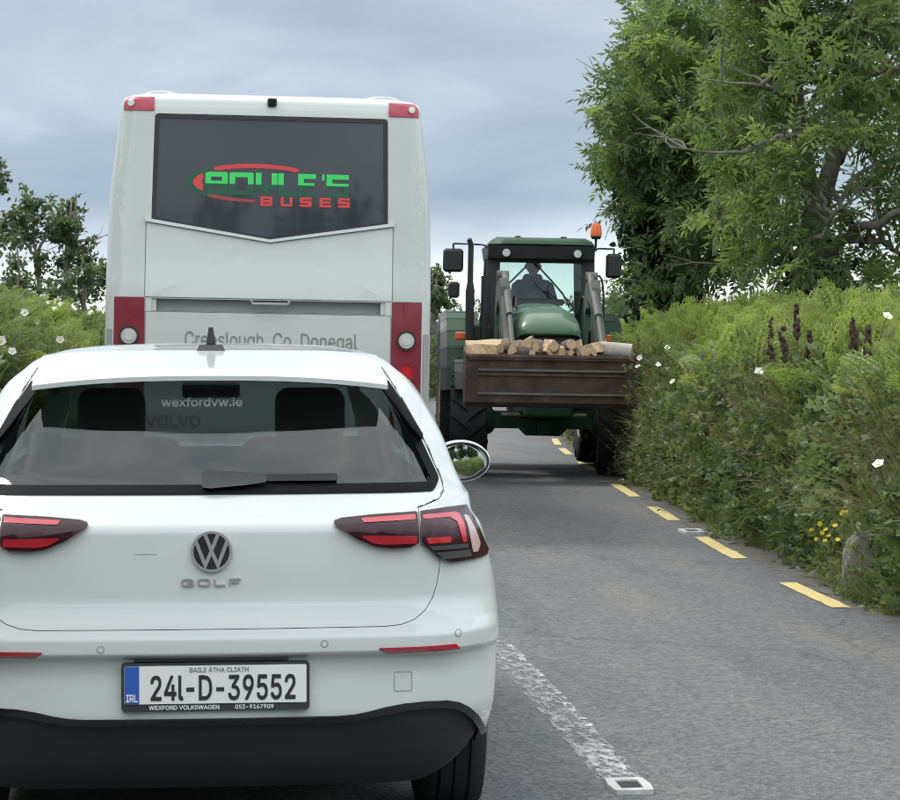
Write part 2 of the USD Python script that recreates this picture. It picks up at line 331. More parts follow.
# ---------------------------------------------------------------- ground and road
def GZ(y): return np.interp(y, [-600, 9, 14, 21, 28, 39, 60, 90, 600], [0, 0, -.012, -.075, -.17, -.32, -.42, -.45, -.45])
XR = Pchip([-80, -20, 0, 13.5, 16.6, 20.6, 25.1, 38.8, 55, 75, 110], [4.4, 3.6, 3.42, 3.48, 3.62, 3.92, 4.30, 5.62, 8.2, 13.5, 27])
XL = Pchip([-80, -20, 0, 14, 22, 32, 45, 60, 75, 110], [-.4, -1.0, -1.2, -1.3, -1.4, -1.2, .6, 3.8, 8.6, 22])
def grid(xf_, ys, us, zf):
    V = np.array([[xf_(u, y), y, zf(u, y)] for y in ys for u in us]); n = len(us); F = []
    for i in range(len(ys) - 1):
        for j in range(n - 1): F.append((i*n+j, i*n+j+1, (i+1)*n+j+1, (i+1)*n+j))
    return VF((V, np.array(F)))
look('field_grass', {'g': ('geometry', {}), 'n': ('noise_texture', {'scale': 0.4, 'detail': 8.0, 'roughness': 0.65}), 'r': ('rgb_ramp', {'ramp': [(0.3, (0.030, 0.050, 0.016)), (0.6, (0.060, 0.090, 0.028)), (0.8, (0.10, 0.11, 0.045))]}), 'n2': ('noise_texture', {'scale': 18.0, 'detail': 4.0}), 'b': ('bump', {'strength': 0.8, 'distance': 0.05}), 'p': ('principled_bsdf', {'roughness': 0.95})},
    [('g.position', 'n.vector'), ('n.fac', 'r.fac'), ('r.color', 'p.base_color'), ('g.position', 'n2.vector'), ('n2.fac', 'b.height'), ('b.normal', 'p.normal')])
look('asphalt', {
    'g': ('geometry', {}), 'chip': ('voronoi_texture', {'scale': 70.0, 'randomness': 1.0}), 'fine': ('noise_texture', {'scale': 90.0, 'detail': 3.0, 'roughness': 0.7}), 'mid': ('noise_texture', {'scale': 14.0, 'detail': 5.0, 'roughness': 0.65}),
    'ms': ('mapping', {'scale': (1.0, 0.16, 1.0)}), 'big': ('noise_texture', {'scale': 1.5, 'detail': 5.0, 'roughness': 0.6}),
    'chr': ('rgb_ramp', {'ramp': [(0.0, (0.66, 0.66, 0.67)), (0.5, (1.0, 1.0, 1.0)), (1.0, (1.48, 1.46, 1.42))]}), 'sepc': ('separate_color', {}),
    'bigr': ('rgb_ramp', {'ramp': [(0.3, (0.100, 0.106, 0.112)), (0.48, (0.130, 0.135, 0.139)), (0.62, (0.150, 0.148, 0.144)), (0.75, (0.178, 0.168, 0.157))]}),
    'midr': ('rgb_ramp', {'ramp': [(0.3, (0.78, 0.78, 0.79)), (0.55, (1, 1, 1)), (0.75, (1.14, 1.13, 1.1))]}),
    'cm': ('mapping', {'scale': (0.55, 0.34, 1.0)}), 'cn': ('noise_texture', {'scale': 2.2, 'detail': 4.0}), 'cadd': ('mix_color', {'blend_type': 'linear_light', 'fac': 0.16}), 'cr': ('voronoi_texture', {'feature': 'distance_to_edge', 'scale': 0.55}),
    'crr': ('rgb_ramp', {'ramp': [(0.0, (0.70, 0.70, 0.70)), (0.005, (0.82, 0.82, 0.82)), (0.012, (1, 1, 1))]}),
    'm1': ('mix_color', {'blend_type': 'multiply', 'fac': 0.85}), 'm2': ('mix_color', {'blend_type': 'multiply', 'fac': 1.0}), 'm3': ('mix_color', {'blend_type': 'multiply', 'fac': 0.75}),
    'b1': ('bump', {'strength': 0.9, 'distance': 0.006}), 'b2': ('bump', {'strength': 0.35, 'distance': 0.012}), 'p': ('principled_bsdf', {'roughness': 0.82, 'specular_ior_level': 0.35})},
    [('g.position', 'chip.vector'), ('g.position', 'fine.vector'), ('g.position', 'mid.vector'), ('g.position', 'ms.vector'), ('ms.vector', 'big.vector'), ('chip.color', 'sepc.color'), ('sepc.r', 'chr.fac'), ('big.fac', 'bigr.fac'), ('mid.fac', 'midr.fac'),
     ('bigr.color', 'm1.a'), ('chr.color', 'm1.b'), ('m1.result', 'm2.a'), ('midr.color', 'm2.b'), ('g.position', 'cm.vector'), ('g.position', 'cn.vector'), ('cm.vector', 'cadd.a'), ('cn.color', 'cadd.b'), ('cadd.result', 'cr.vector'), ('cr.distance', 'crr.fac'),
     ('m2.result', 'm3.a'), ('crr.color', 'm3.b'), ('m3.result', 'p.base_color'), ('chip.distance', 'b1.height'), ('fine.fac', 'b2.height'), ('b1.normal', 'b2.normal'), ('b2.normal', 'p.normal')])
look('verge_soil', {'g': ('geometry', {}), 'n': ('noise_texture', {'scale': 9.0, 'detail': 7.0, 'roughness': 0.7}), 'r': ('rgb_ramp', {'ramp': [(0.3, (0.060, 0.054, 0.044)), (0.55, (0.105, 0.096, 0.082)), (0.75, (0.17, 0.155, 0.13))]}), 'b': ('bump', {'strength': 0.9, 'distance': 0.02}), 'p': ('principled_bsdf', {'roughness': 0.95})},
    [('g.position', 'n.vector'), ('n.fac', 'r.fac'), ('r.color', 'p.base_color'), ('n.fac', 'b.height'), ('b.normal', 'p.normal')])
def paint(name, a, b, lo, hi, sc, stretch=(1, 1, 1)):
    look(name, {'g': ('geometry', {}), 'm': ('mapping', {'scale': stretch}), 'n': ('noise_texture', {'scale': sc, 'detail': 6.0, 'roughness': 0.72}), 'c': ('noise_texture', {'scale': 30.0, 'detail': 4.0}), 'w': ('rgb_ramp', {'ramp': [(lo, (1, 1, 1)), (hi, (0, 0, 0))]}),
        'r': ('rgb_ramp', {'ramp': [(0.3, a), (0.65, b)]}), 'bw': ('rgb_to_bw', {}), 'p': ('principled_bsdf', {'roughness': 0.6}), 't': ('transparent_bsdf', {}), 'mx': ('mix_closure', {})},
        [('g.position', 'm.vector'), ('m.vector', 'n.vector'), ('g.position', 'c.vector'), ('n.fac', 'w.fac'), ('c.fac', 'r.fac'), ('r.color', 'p.base_color'), ('w.color', 'bw.color'), ('bw.val', 'mx.fac'), ('p.BSDF', 'mx.closure1'), ('t.BSDF', 'mx.closure2')], surface='mx.closure')
paint('yellow_paint', (0.58, 0.46, 0.16), (0.70, 0.58, 0.25), 0.31, 0.38, 13.0)
paint('white_paint_worn', (0.40, 0.40, 0.39), (0.36, 0.36, 0.35), 0.48, 0.68, 26.0, (1, .3, 1))
paint('white_paint', (0.52, 0.52, 0.50), (0.44, 0.44, 0.43), 0.46, 0.58, 34.0, (1, .35, 1))
ys = np.r_[np.linspace(-600, -80, 9)[:-1], np.linspace(-80, 110, 96), np.linspace(130, 600, 9)]
us = np.r_[-600, -300, -120, -50, -20, np.linspace(-8, 30, 20), 60, 150, 300, 600]
ground = single('ground', grid(lambda u, y: u, ys, us, lambda u, y: GZ(y) - .03), 'field_grass', None, None, kind='structure', smooth=True)
yr_ = np.linspace(-70, 108, 240)
rxl, rxr = lambda y: float(XL(y)), lambda y: float(XR(y)) + .34 + .05 * math.sin(y * 1.7) + .04 * math.sin(y * 4.3)
single('verge', cat(grid(lambda u, y: rxr(y) - .25 + u, yr_, [0, .5, 1.2], lambda u, y: GZ(y) - .012 + .10 * max(0, u - .35)), grid(lambda u, y: rxl(y) + .2 - u, yr_, [1.2, .5, 0], lambda u, y: GZ(y) - .012 + .10 * max(0, u - .35))), 'verge_soil', None, None, kind='structure', smooth=True)
road = single('road', grid(lambda u, y: rxl(y) + u * (rxr(y) - rxl(y)), yr_, np.linspace(0, 1, 9), lambda u, y: GZ(y) - .0), 'asphalt', None, None, kind='structure', smooth=True)
def stripe(x_of, y0, y1, w, lift=.004, jag=0.0, seed=0):
    rng = np.random.default_rng(seed); n = max(3, int((y1 - y0) / .12)); Y = np.linspace(y0, y1, n); L, R = [], []
    for i, y in enumerate(Y):
        x = float(x_of(y)); L.append((x - w / 2 + rng.normal(0, jag), y, GZ(y) + lift)); R.append((x + w / 2 + rng.normal(0, jag), y, GZ(y) + lift))
    V = np.array(L + R); return VF((V, np.array([(i, n + i, n + i + 1, i + 1) for i in range(n - 1)])))
for k, (a, b) in enumerate(((5.6, 6.9), (9.2, 10.6), (12.98, 14.35), (16.05, 17.95), (19.75, 21.55), (23.2, 25.7), (29.0, 31.4), (34.0, 36.4), (37.9, 40.6), (44, 46.5), (50, 52.5))):
    part('yellow_dash', stripe(lambda y: XR(y), a, b, .112, jag=.003, seed=k), 'yellow_paint', road, False)
CX = lambda y: 1.385 + .0 * y if y < 12 else 1.385 + .06 * (y - 12) ** 1.2 * .3
part('centre_line', stripe(CX, 8.02, 11.75, .15, jag=.004, seed=40), 'white_paint_worn', road, False)
part('centre_line_edge', cat(*[stripe(lambda y: CX(y) + .062 + .006 * math.sin(9 * y), a, a + l, .030, .003, .004, 50 + i) for i, (a, l) in enumerate([(8.95 + .17 * j, .085 + .03 * math.sin(j * 2.3)) for j in range(16)])]), 'white_paint', road, False)
part('centre_line_patch', stripe(CX, 8.10, 8.75, .125, .003, .008, 70), 'white_paint', road, False)
for k, (a, b) in enumerate(((-1, 3), (14.4, 18.2), (20.7, 24.5), (27, 31), (33.5, 37.5))): part('centre_line', stripe(CX, a, b, .12, jag=.008, seed=80 + k), 'white_paint_worn', road, False)
paint('road_dirt', (0.085, 0.075, 0.060), (0.155, 0.138, 0.112), 0.42, 0.60, 5.0, (1, .4, 1))
part('edge_dirt', stripe(lambda y: XR(y) + .27, 4, 60, .40, .0025, .03, 95), 'road_dirt', road, False)
part('edge_dirt', stripe(lambda y: XL(y) + .12, 4, 60, .36, .0025, .03, 96), 'road_dirt', road, False)
def stud(loc, label, sc=1.0):
    t = thing('road_stud', label, 'road stud', loc, sc=sc)
    o = rpoly([(-.075, -.13), (.075, -.13), (.085, 0), (.075, .13), (-.075, .13), (-.085, 0)], .015)
    part('casing', _uvw(slab(o.difference(sbox(-.045, -.085, .045, .085)), -.02, .014), lambda u, v, w: (u, v, w)), 'stud_white', t, False)
    part('pad', bx(-.045, .045, -.085, .085, -.01, .006), 'rubber', t, False)
    for s in (-1, 1): part('reflector', bx(s * .012, s * .036, -.088, -.078, .004, .012), 'lamp_clear', t, False)
p = at(629, 789, 2400 * 1.53 / 458); stud((p[0], p[1], .004), 'white road stud set in the worn centre line, nearest the camera', .85)
p = at(692, 531, 18.75); stud((p[0], p[1], float(GZ(p[1])) + .004), 'small pale road stud beside the yellow dashes of the road edge', 1.15)
# ---------------------------------------------------------------- the white hatchback (rear at local y = 0, front at y = 4.28)
class Loft:
    "a body stacked from rounded plan outlines: z, rear y, front y, half width, rear and front corner radius, rear crown"
    def __init__(s, rows):
        a = np.array(rows, float); s.z = a[:, 0]; s.f = [Pchip(a[:, 0], a[:, k]) for k in range(1, a.shape[1])]
    def par(s, z): z = np.clip(z, s.z[0], s.z[-1]); return [f(z) for f in s.f]
    def rear(s, x, z):
        yr, yf, w, R, Rf, c = s.par(z); x = np.abs(x); e = np.clip(x - (w - R), 0, R * .98)
        return yr + c * (np.minimum(x, w) / w) ** 2 + R - np.sqrt(R * R - e * e)
    def side(s, y, z): return s.par(z)[2]
    def solid(s, zs, inset=0.0, dy=0.0):
        rings = []
        for z in zs:
            yr, yf, w, R, Rf, c = [float(q) for q in s.par(z)]
            yr += inset + dy; yf -= inset; w -= inset; R = min(max(R - inset * .5, .02), w * .9); Rf = min(max(Rf - inset * .5, .02), w * .9)
            h = []
            for x in np.linspace(0, w - R, 15)[:-1]: h.append((x, yr + c * (x / w) ** 2))
            for t in np.linspace(0, PI / 2, 26):
                x = w - R + R * math.sin(t); h.append((x, yr + c * (x / w) ** 2 + R - R * math.cos(t)))
            for y in np.linspace(yr + c + R, yf - Rf - .04, 22)[1:-1]: h.append((w, y))
            for t in np.linspace(0, PI / 2, 10): h.append((w - Rf + Rf * math.cos(t), yf - .04 - Rf + Rf * math.sin(t)))
            for x in np.linspace(w - Rf, 0, 6)[1:]: h.append((x, yf - .04 * (x / w) ** 2 if w else yf))
            h = np.array(h); full = np.vstack([h, (h * [-1, 1])[-2:0:-1]])
            rings.append(np.c_[full, np.full(len(full), z)])
        n = len(rings[0]); V = np.vstack(rings + [rings[0].mean(0)[None], rings[-1].mean(0)[None]]); F = []
        for i in range(len(rings) - 1):
            for j in range(n):
                k = (j + 1) % n; F += [(i*n+j, i*n+k, (i+1)*n+k), (i*n+j, (i+1)*n+k, (i+1)*n+j)]
        b, t = len(V) - 2, len(V) - 1; m = (len(rings) - 1) * n
        for j in range(n):
            k = (j + 1) % n; F += [(b, k, j), (t, m + j, m + k)]
        return man((V, np.array(F)))

CAR = Loft([  # z, rear, front, half width, R rear, R front, crown
    (0.18, 0.22, 4.02, 0.7535, .25, .35, .04), (0.26, 0.13, 4.16, 0.8114, .28, .40, .05), (0.34, 0.07, 4.23, 0.8404, .29, .42, .06),
    (0.43, 0.02, 4.27, 0.8539, .30, .42, .06), (0.5, 0.024, 4.28, 0.8588, .30, .42, .06), (0.565, 0.034, 4.28, 0.8617, .30, .42, .06), (0.592, 0.024, 4.27, 0.8636, .30, .42, .06), (0.602, 0.002, 4.27, 0.8641, .30, .42, .06),
    (0.645, 0, 4.26, 0.8646, .30, .42, .06), (0.668, 0.014, 4.25, 0.8646, .30, .42, .06), (0.69, 0.03, 4.24, 0.8641, .30, .42, .06), (0.76, 0.056, 4.18, 0.8597, .30, .42, .06), (0.86, 0.054, 3.9, 0.8385, .29, .42, .06),
    (0.945, 0.055, 3.55, 0.8145, .28, .40, .06), (0.962, 0.06, 3.42, 0.8048, .28, .40, .06), (0.985, 0.088, 3.28, 0.7893, .27, .40, .06), (1.03, 0.15, 3.05, 0.786, .25, .36, .07), (1.05, 0.18, 2.99, 0.774, .24, .34, .075),
    (1.1, 0.24, 2.87, 0.752, .22, .30, .08), (1.2, 0.335, 2.62, 0.72, .20, .26, .08), (1.3, 0.43, 2.38, 0.673, .19, .24, .08), (1.365, 0.51, 2.2, 0.634, .18, .22, .07),
    (1.405, 0.6, 2.06, 0.59, .17, .22, .06), (1.437, 0.7, 1.93, 0.553, .17, .22, .05), (1.460, 0.86, 1.78, 0.49, .16, .2, .04), (1.476, 1.06, 1.6, 0.39, .14, .18, .03), (1.484, 1.22, 1.48, 0.2, .10, .1, .02)])
zs = np.unique(np.round(np.r_[np.linspace(.18, .58, 20), np.linspace(.585, .70, 20), np.linspace(.715, .94, 15), np.linspace(.945, 1.06, 16), np.linspace(1.08, 1.40, 22), np.linspace(1.405, 1.484, 16)], 4))
outer = CAR.solid(zs)
inner = CAR.solid(np.linspace(.34, 1.425, 40), .055)
def crear(u, v, w): return u, CAR.rear(u, v) - w, v
def cside(s): return lambda u, v, w: (s * (CAR.side(u, v) + w), u, v)       # u = y, v = z

WIN = rpoly([(-.655, 1.062), (.655, 1.062), (.672, 1.085), (.615, 1.22), (.55, 1.345), (.50, 1.41), (-.50, 1.41), (-.55, 1.345), (-.615, 1.22), (-.672, 1.085)], .012)
_t = [(.50, .675), (.545, .679), (.585, .692), (.618, .716), (.640, .748), (.653, .785), (.661, .825), (.665, .872), (.605, .905), (.605, 1.008), (.672, 1.028), (.694, 1.05), (.688, 1.085), (.635, 1.22), (.562, 1.36), (.53, 1.425)]
TAIL = rpoly(_t + [(-a, b) for a, b in _t[::-1]], .004)
SIDE = [rpoly([(2.82, 1.03), (2.05, 1.365), (2.20, 1.365 - .02), (1.62, 1.385), (1.62, 1.03)], 0), None]
side_front = rpoly([(2.78, 1.045), (2.30, 1.30), (2.12, 1.365), (1.66, 1.375), (1.66, 1.045)], .02)
side_rear = rpoly([(1.58, 1.045), (1.58, 1.375), (1.10, 1.37), (.80, 1.33), (.70, 1.27), (.92, 1.06)], .03)
shell = outer - inner
cuts = prism_y(WIN.buffer(-.012), -1, .98)
for s in (-1, 1):
    for p in (side_front, side_rear): cuts = cuts + prism_x(p, .3 * s if s > 0 else -1.2, 1.2 if s > 0 else -.3)
shell = shell - cuts - prism_y(rpoly([(-.60, 1.06), (.60, 1.06), (.50, 1.36), (-.50, 1.36)], .05), 1.95, 3.4)
for ya in (.80, 3.43):
    for s in (-1, 1): shell = shell - man(cyl((.56 * s, ya, .318), (1.2 * s, ya, .318), .345, n=64))
shell = shell - man(bx(-.62, .62, .35, 3.9, .1, .30))
# lower rear: the black diffuser under the white bumper
LOWER = rpoly([(-1, .10), (1, .10), (1, .30), (.835, .30), (.812, .345), (.785, .388), (.755, .418), (.722, .438), (.685, .448), (.62, .451), (.555, .447), (.50, .438), (.45, .426), (.41, .419), (.36, .416)] + [(-a, b) for a, b in ((.36, .416), (.41, .419), (.45, .426), (.50, .438), (.555, .447), (.62, .451), (.685, .448), (.722, .438), (.755, .418), (.785, .388), (.812, .345), (.835, .30))] + [(-1, .30)], .004)
tail_prism = prism_y(TAIL, -.2, .80) ; low_prism = prism_y(LOWER, -.2, .60)
rearbox = man(bx(-1, 1, -.2, .52, .0, .672))
tailgate = shell ^ tail_prism
body = shell - prism_y(TAIL.buffer(.0021), -.2, .80)
bumper = (body ^ rearbox) - low_prism
body = body - rearbox
diffuser = (CAR.solid(np.r_[.18, np.linspace(.2, .50, 12)], .014) - man(bx(-.80, .80, .30, 5, .0, .6))) ^ prism_y(LOWER.buffer(-.002), -.2, .46)
trim = (CAR.solid(np.linspace(.24, .52, 14), -.006) - CAR.solid(np.linspace(.2, .56, 14), .02)) ^ prism_y(LOWER.buffer(.002).difference(LOWER.buffer(-.020)).difference(sbox(-2, 0, 2, .31)), -.2, .46)
# exhaust-side recess of the diffuser
diffuser = diffuser - man(bx(-.42, .42, -.1, .10, .20, .33, .02))
car = thing('hatchback_car', 'white hatchback car, nearest vehicle, seen from behind, with black lower bumper and tinted rear window', 'car', (0, 6.86, 0))
part('body', body, 'car_white', car, 24)
part('bumper', bumper, 'car_white', car, 24)
tg = part('tailgate', tailgate, 'car_white', car, 24)
df = part('diffuser', diffuser, 'black_plastic', car, 24)
part('diffuser_trim', trim, 'gloss_black', df, 24)
part('boot_lining', man(bx(-.56, .56, .30, .34, .34, 1.0)), 'cabin_trim', car, False)
# glass
gl = part('rear_window', on(WIN.buffer(.01), -.016, -.012, crear, .05), 'car_glass', car, True)
part('window_seal', on(WIN.buffer(.012).difference(WIN.buffer(-.014)), -.012, .005, crear, .03), 'matt_black', gl, 30)
for s in (-1, 1):
    part('side_window', on(side_front.buffer(.012), -.014, -.010, cside(s), .08), 'car_glass', car, True)
    part('side_window', on(side_rear.buffer(.012), -.014, -.010, cside(s), .08), 'car_glass', car, True)
def cfront(u, v, w):
    yr, yf, W, R, Rf, c = CAR.par(v); x = np.abs(u); e = np.clip(x - (W - Rf), 0, Rf * .98)
    return u, yf - .04 * (x / W) ** 2 - (Rf - np.sqrt(Rf * Rf - e * e)) + w, v
part('windscreen', on(rpoly([(-.62, 1.05), (.62, 1.05), (.515, 1.37), (-.515, 1.37)], .05), -.016, -.012, cfront, .06), 'clear_glass', car, True)
# roof spoiler above the window: a lip with gloss black ends
_zg = np.linspace(1.30, 1.4839, 330)
def zroof(x, y):
    ok = (CAR.rear(np.full_like(_zg, abs(x)), _zg) <= y) & (np.abs(x) <= CAR.par(_zg)[2]); return float(_zg[ok].max()) if ok.any() else 1.30
xsn = np.linspace(-.535, .535, 45); V = []
for x in xsn:
    q = abs(x) / .535; te = .345 + .075 * q ** 2; zt = 1.379 - .030 * q ** 2.5; top = []
    for t in (0, .06, .2, .4, .6, .8, .92, 1.0):
        y = te + t * (.98 - te); zl = zt + .014 + (zroof(x, .98) - zt - .014) * t ** .75
        zr = zroof(x, y); z = max(zl, zr + .005) if t < .9 else zr + (.004 if t < .95 else -.012); top.append((y, z))
    prof = [(te + .002, zt)] + top + [(te + .55, top[-3][1] - .05), (te + .20, zt + .012), (te + .03, zt - .003)]
    for y, z in prof: V.append((x, y, z))
n = len(prof); F = []
for i in range(len(xsn) - 1):
    for j in range(n):
        k = (j + 1) % n; F += [(i*n+j, (i+1)*n+j, (i+1)*n+k), (i*n+j, (i+1)*n+k, i*n+k)]
for j in range(1, n - 1): F += [(0, j, j + 1), ((len(xsn)-1)*n, (len(xsn)-1)*n + j + 1, (len(xsn)-1)*n + j)]
spoiler = _uvw((np.array(V), np.array(F)), lambda x, y, z: (x, y, z))
rs = part('roof_spoiler', spoiler, 'car_white', car, 28)
fin = rpoly([(.505, 1.372), (.548, 1.374), (.642, 1.215), (.640, 1.195), (.612, 1.225)], .002)
for s in (-1, 1):
    part('spoiler_side_blade', on(affinity.scale(fin, s, 1, origin=(0, 0)), .004, .040, crear, .03), 'matt_black', rs, 30)
# rear lamps
def mir(pts, s): return [(s * a, b) for a, b in pts]
LAMP_OUT = [(.609, .912), (.609, 1.000), (.70, 1.0065), (.765, 1.006), (.79, .960), (.835, .868), (.828, .855), (.70, .850), (.655, .868)]
LAMP_IN = [(.601, .912), (.601, 1.000), (.47, .994), (.375, .986), (.35, .978), (.358, .964), (.42, .925), (.475, .902), (.52, .897), (.575, .899)]
for s, side in ((-1, 'left'), (1, 'right')):
    for pts, host, nm in ((LAMP_OUT, car, 'rear_lamp'), (LAMP_IN, tg, None)):
        pl = rpoly(mir(pts, s), .006)
        if nm: a = part('rear_lamp', on(pl, -.012, .016, crear, .02), 'lamp_dark', car, 30)
        else: b = part('tailgate_lamp', on(pl, -.012, .016, crear, .02), 'lamp_dark', car, 30)
    part('light_bar', on(rpoly(mir([(.43, .985), (.594, .993), (.594, .979), (.44, .973)], s), .003), .016, .0185, crear, .02), 'lamp_red_bright', b, 30)
    part('light_bar', on(rpoly(mir([(.425, .936), (.594, .932), (.594, .910), (.50, .908), (.465, .913)], s), .003), .016, .0185, crear, .02), 'reflector_red', b, 30)
    part('light_bar', on(rpoly(mir([(.617, .990), (.617, .979), (.70, .979), (.722, .966), (.738, .905), (.752, .905), (.745, .96), (.735, .985), (.72, .992)], s), .002), .016, .0185, crear, .015), 'lamp_red_bright', a, 30)
    part('light_bar', on(rpoly(mir([(.622, .925), (.70, .925), (.70, .908), (.63, .908)], s), .003), .016, .0185, crear, .02), 'lamp_red', a, 30)
    part('indicator_lens', on(rpoly(mir([(.63, .900), (.752, .900), (.757, .888), (.646, .888)], s), .002), .016, .0185, crear, .02), 'lamp_smoke', a, 30)
    part('reversing_lens', on(rpoly(mir([(.652, .881), (.76, .881), (.768, .862), (.675, .860)], s), .002), .016, .0185, crear, .02), 'lamp_smoke', a, 30)
    part('clear_lens', on(rpoly(mir([(.748, .984), (.766, .975), (.79, .925), (.80, .893), (.79, .872), (.772, .872), (.766, .90), (.757, .95)], s), .004), .016, .0185, crear, .015), 'lamp_clear', a, 30)
    part('bumper_reflector', on(rpoly(mir([(.475, .6145), (.708, .6165), (.726, .600), (.50, .594)], s), .003), -.006, .007, crear, .03), 'reflector_red', car, 30)
    # wheels
    for ya in (.80, 3.43):
        ty = lathe([(-.10, .235), (-.105, .27), (-.098, .30), (-.075, .315), (-.052, .317), (-.050, .308), (-.042, .308), (-.040, .317), (-.004, .318), (-.003, .308), (.003, .308), (.004, .318), (.040, .317), (.042, .308), (.050, .308), (.052, .317), (.075, .315), (.098, .30), (.105, .27), (.10, .235), (-.10, .235)], 56)
        w = part('wheel', mov(ty, (.748 * s, ya, .318)), 'rubber', car, 40, label=None)
        rim = [lathe([(-.09, .225), (-.09, .238), (.09, .238), (.09, .225), (-.09, .225)], 48), lathe([(.0, .0), (.06, .0), (.075, .05), (.06, .075), (.0, .075)], 24)]
        for k in range(5):
            rim.append(xf(hull((.04, -.032, .04), (.07, -.032, .04), (.04, .032, .04), (.07, .032, .04), (.06, -.02, .232), (.085, -.02, .232), (.06, .02, .232), (.085, .02, .232)), rot((1, 0, 0), 72 * k)))
        rim = cat(*rim); rim = rim if s > 0 else flipx(rim)
        part('rim', mov(rim, (.748 * s, ya, .318)), 'alloy', w, 35)
    # door mirrors
    mx, my, mz = .962 * s, 2.40, 1.022
    hs = m3.Manifold.sphere(1, 48).scale((.118, .085, .082)).translate((mx, my, mz))
    hs = hs - man(bx(mx - .3, mx + .3, my - .3, my - .030, mz - .3, mz + .3))
    h = part('door_mirror', hs, 'car_white', car, 35)
    el = affinity.scale(Point(0, 0).buffer(1, quad_segs=16), .108, .074)
    part('mirror_rim', _uvw(slab(el.difference(affinity.scale(el, .93, .92)), 0, .012), lambda u, v, w: (mx + u, my - .030 - w, mz + v)), 'gloss_black', h, 30)
    part('mirror_glass', xf(_uvw(slab(affinity.scale(el, .93, .92), -.008, .004, .02), lambda u, v, w: (u, -w + (u * u + v * v) / 2.0, v)), trimesh.transformations.translation_matrix((mx, my - .036, mz)) @ rot((0, 0, 1), 4 * s) @ rot((1, 0, 0), -2.2)), 'mirror_glass', h, True)
    part('mirror_foot', hull((.80 * s, my - .02, .975), (.80 * s, my + .06, .975), (.80 * s, my + .06, 1.0), (.88 * s, my - .02, 1.0), (.88 * s, my + .05, 1.0), (.88 * s, my, .97), (.80 * s, my - .02, 1.0)), 'gloss_black', h, False)
    for yh in (1.42, 2.42):
        part('door_handle', tube(bezier([(.83 * s, yh - .10, .885), (.885 * s, yh - .07, .888), (.888 * s, yh + .05, .890), (.83 * s, yh + .09, .890)], 10), .014, 10), 'car_white', car, 40)
    part('head_lamp', on(rpoly(mir([(.36, .64), (.74, .70), (.80, .66), (.74, .60), (.42, .58)], s), .02), -.01, .008, cfront, .05), 'lamp_clear', car, 30)
# badge, name, plate
bc = (0.0, .8945)
def flat(y0): return lambda u, v, w: (u, y0 - w, v)
by = float(CAR.rear(0, .8945))
disc = Point(bc).buffer(.0585, quad_segs=24)
bd = part('badge', _uvw(slab(disc, -.01, .006), flat(by)), 'gloss_black', tg, 30)
ring = disc.difference(Point(bc).buffer(.0515, quad_segs=24))
inside = Point(bc).buffer(.0525, quad_segs=24)
def strokes(lines, w): return unary_union([LineString([(bc[0] + a * .0585, bc[1] + b * .0585) for a, b in l]).buffer(w, cap_style='flat', join_style='mitre') for l in lines])
vw = strokes([[(-.36, .95), (-.02, .10), (.02, .10), (.36, .95)], [(-.80, .60), (-.31, -.68), (0, .02), (.31, -.68), (.80, .60)]], .0052).intersection(inside)
part('badge_emblem', _uvw(slab(unary_union([ring, vw]), .006, .010), flat(by)), 'chrome', bd, 30)
def letters(lines, h, w):  # wide capital letters from strokes
    return unary_union([LineString(l).buffer(w, cap_style='flat', join_style='mitre') for l in lines])
def golf_letter(ch, x, W, H):
    r = {'G': [[(W, .82*H), (.8*W, H), (.15*W, H), (0, .8*H), (0, .2*H), (.15*W, 0), (.85*W, 0), (W, .15*H), (W, .48*H), (.5*W, .48*H)]], 'O': [[(.15*W, 0), (0, .2*H), (0, .8*H), (.15*W, H), (.85*W, H), (W, .8*H), (W, .2*H), (.85*W, 0), (.15*W, 0)]],
         'L': [[(0, H), (0, .12*H), (.1*W, 0), (W, 0)]], 'F': [[(0, 0), (0, .9*H), (.1*W, H), (W, H)], [(0, .5*H), (.85*W, .5*H)]]}[ch]
    return [[(x + a, b) for a, b in l] for l in r]
gz = .8945 - .098
gp = letters(sum([golf_letter(c, x, .030, .0175) for c, x in zip('GOLF', (-.083, -.037, .009, .053))], []), 0, .0028)
part('name_lettering', _uvw(slab(affinity.translate(gp, 0, gz), -.002, .004), flat(float(CAR.rear(0, gz)))), 'chrome', tg, False)
pcx, pz0, pz1 = .011, .4405, .580
py_ = .012
fr = rpoly([(-.268 + pcx, pz0), (.268 + pcx, pz0), (.268 + pcx, pz1), (-.268 + pcx, pz1)], .012)
npl = part('number_plate', _uvw(slab(fr, -.03, .002), flat(py_)), 'black_plastic', car, 30)
part('plate_face', _uvw(slab(rpoly([(-.259 + pcx, .463), (.259 + pcx, .463), (.259 + pcx, .572), (-.259 + pcx, .572)], .004), .002, .004), flat(py_)), 'plate_white', npl, False)
part('plate_band', _uvw(slab(sbox(-.258 + pcx, .4635, -.2175 + pcx, .5715), .004, .0052), flat(py_)), 'plate_blue', npl, False)
part('plate_lettering', _uvw(cat(text('IRL', .021, .001, True, w=.033, centre=-.2378 + pcx, base=.470)), flat(py_ - .0052)), 'letter_white', npl, False)
px0 = -.185 + pcx
part('plate_lettering', _uvw(text('24l-D-39552', .068, .0012, True, w=.413, left=px0, base=.4745), flat(py_ - .004)), 'letter_black', npl, False)
part('plate_lettering', _uvw(text('BAILE ÁTHA CLIATH', .0125, .001, True, w=.168, centre=.010 + pcx, base=.5535), flat(py_ - .004)), 'letter_grey', npl, False)
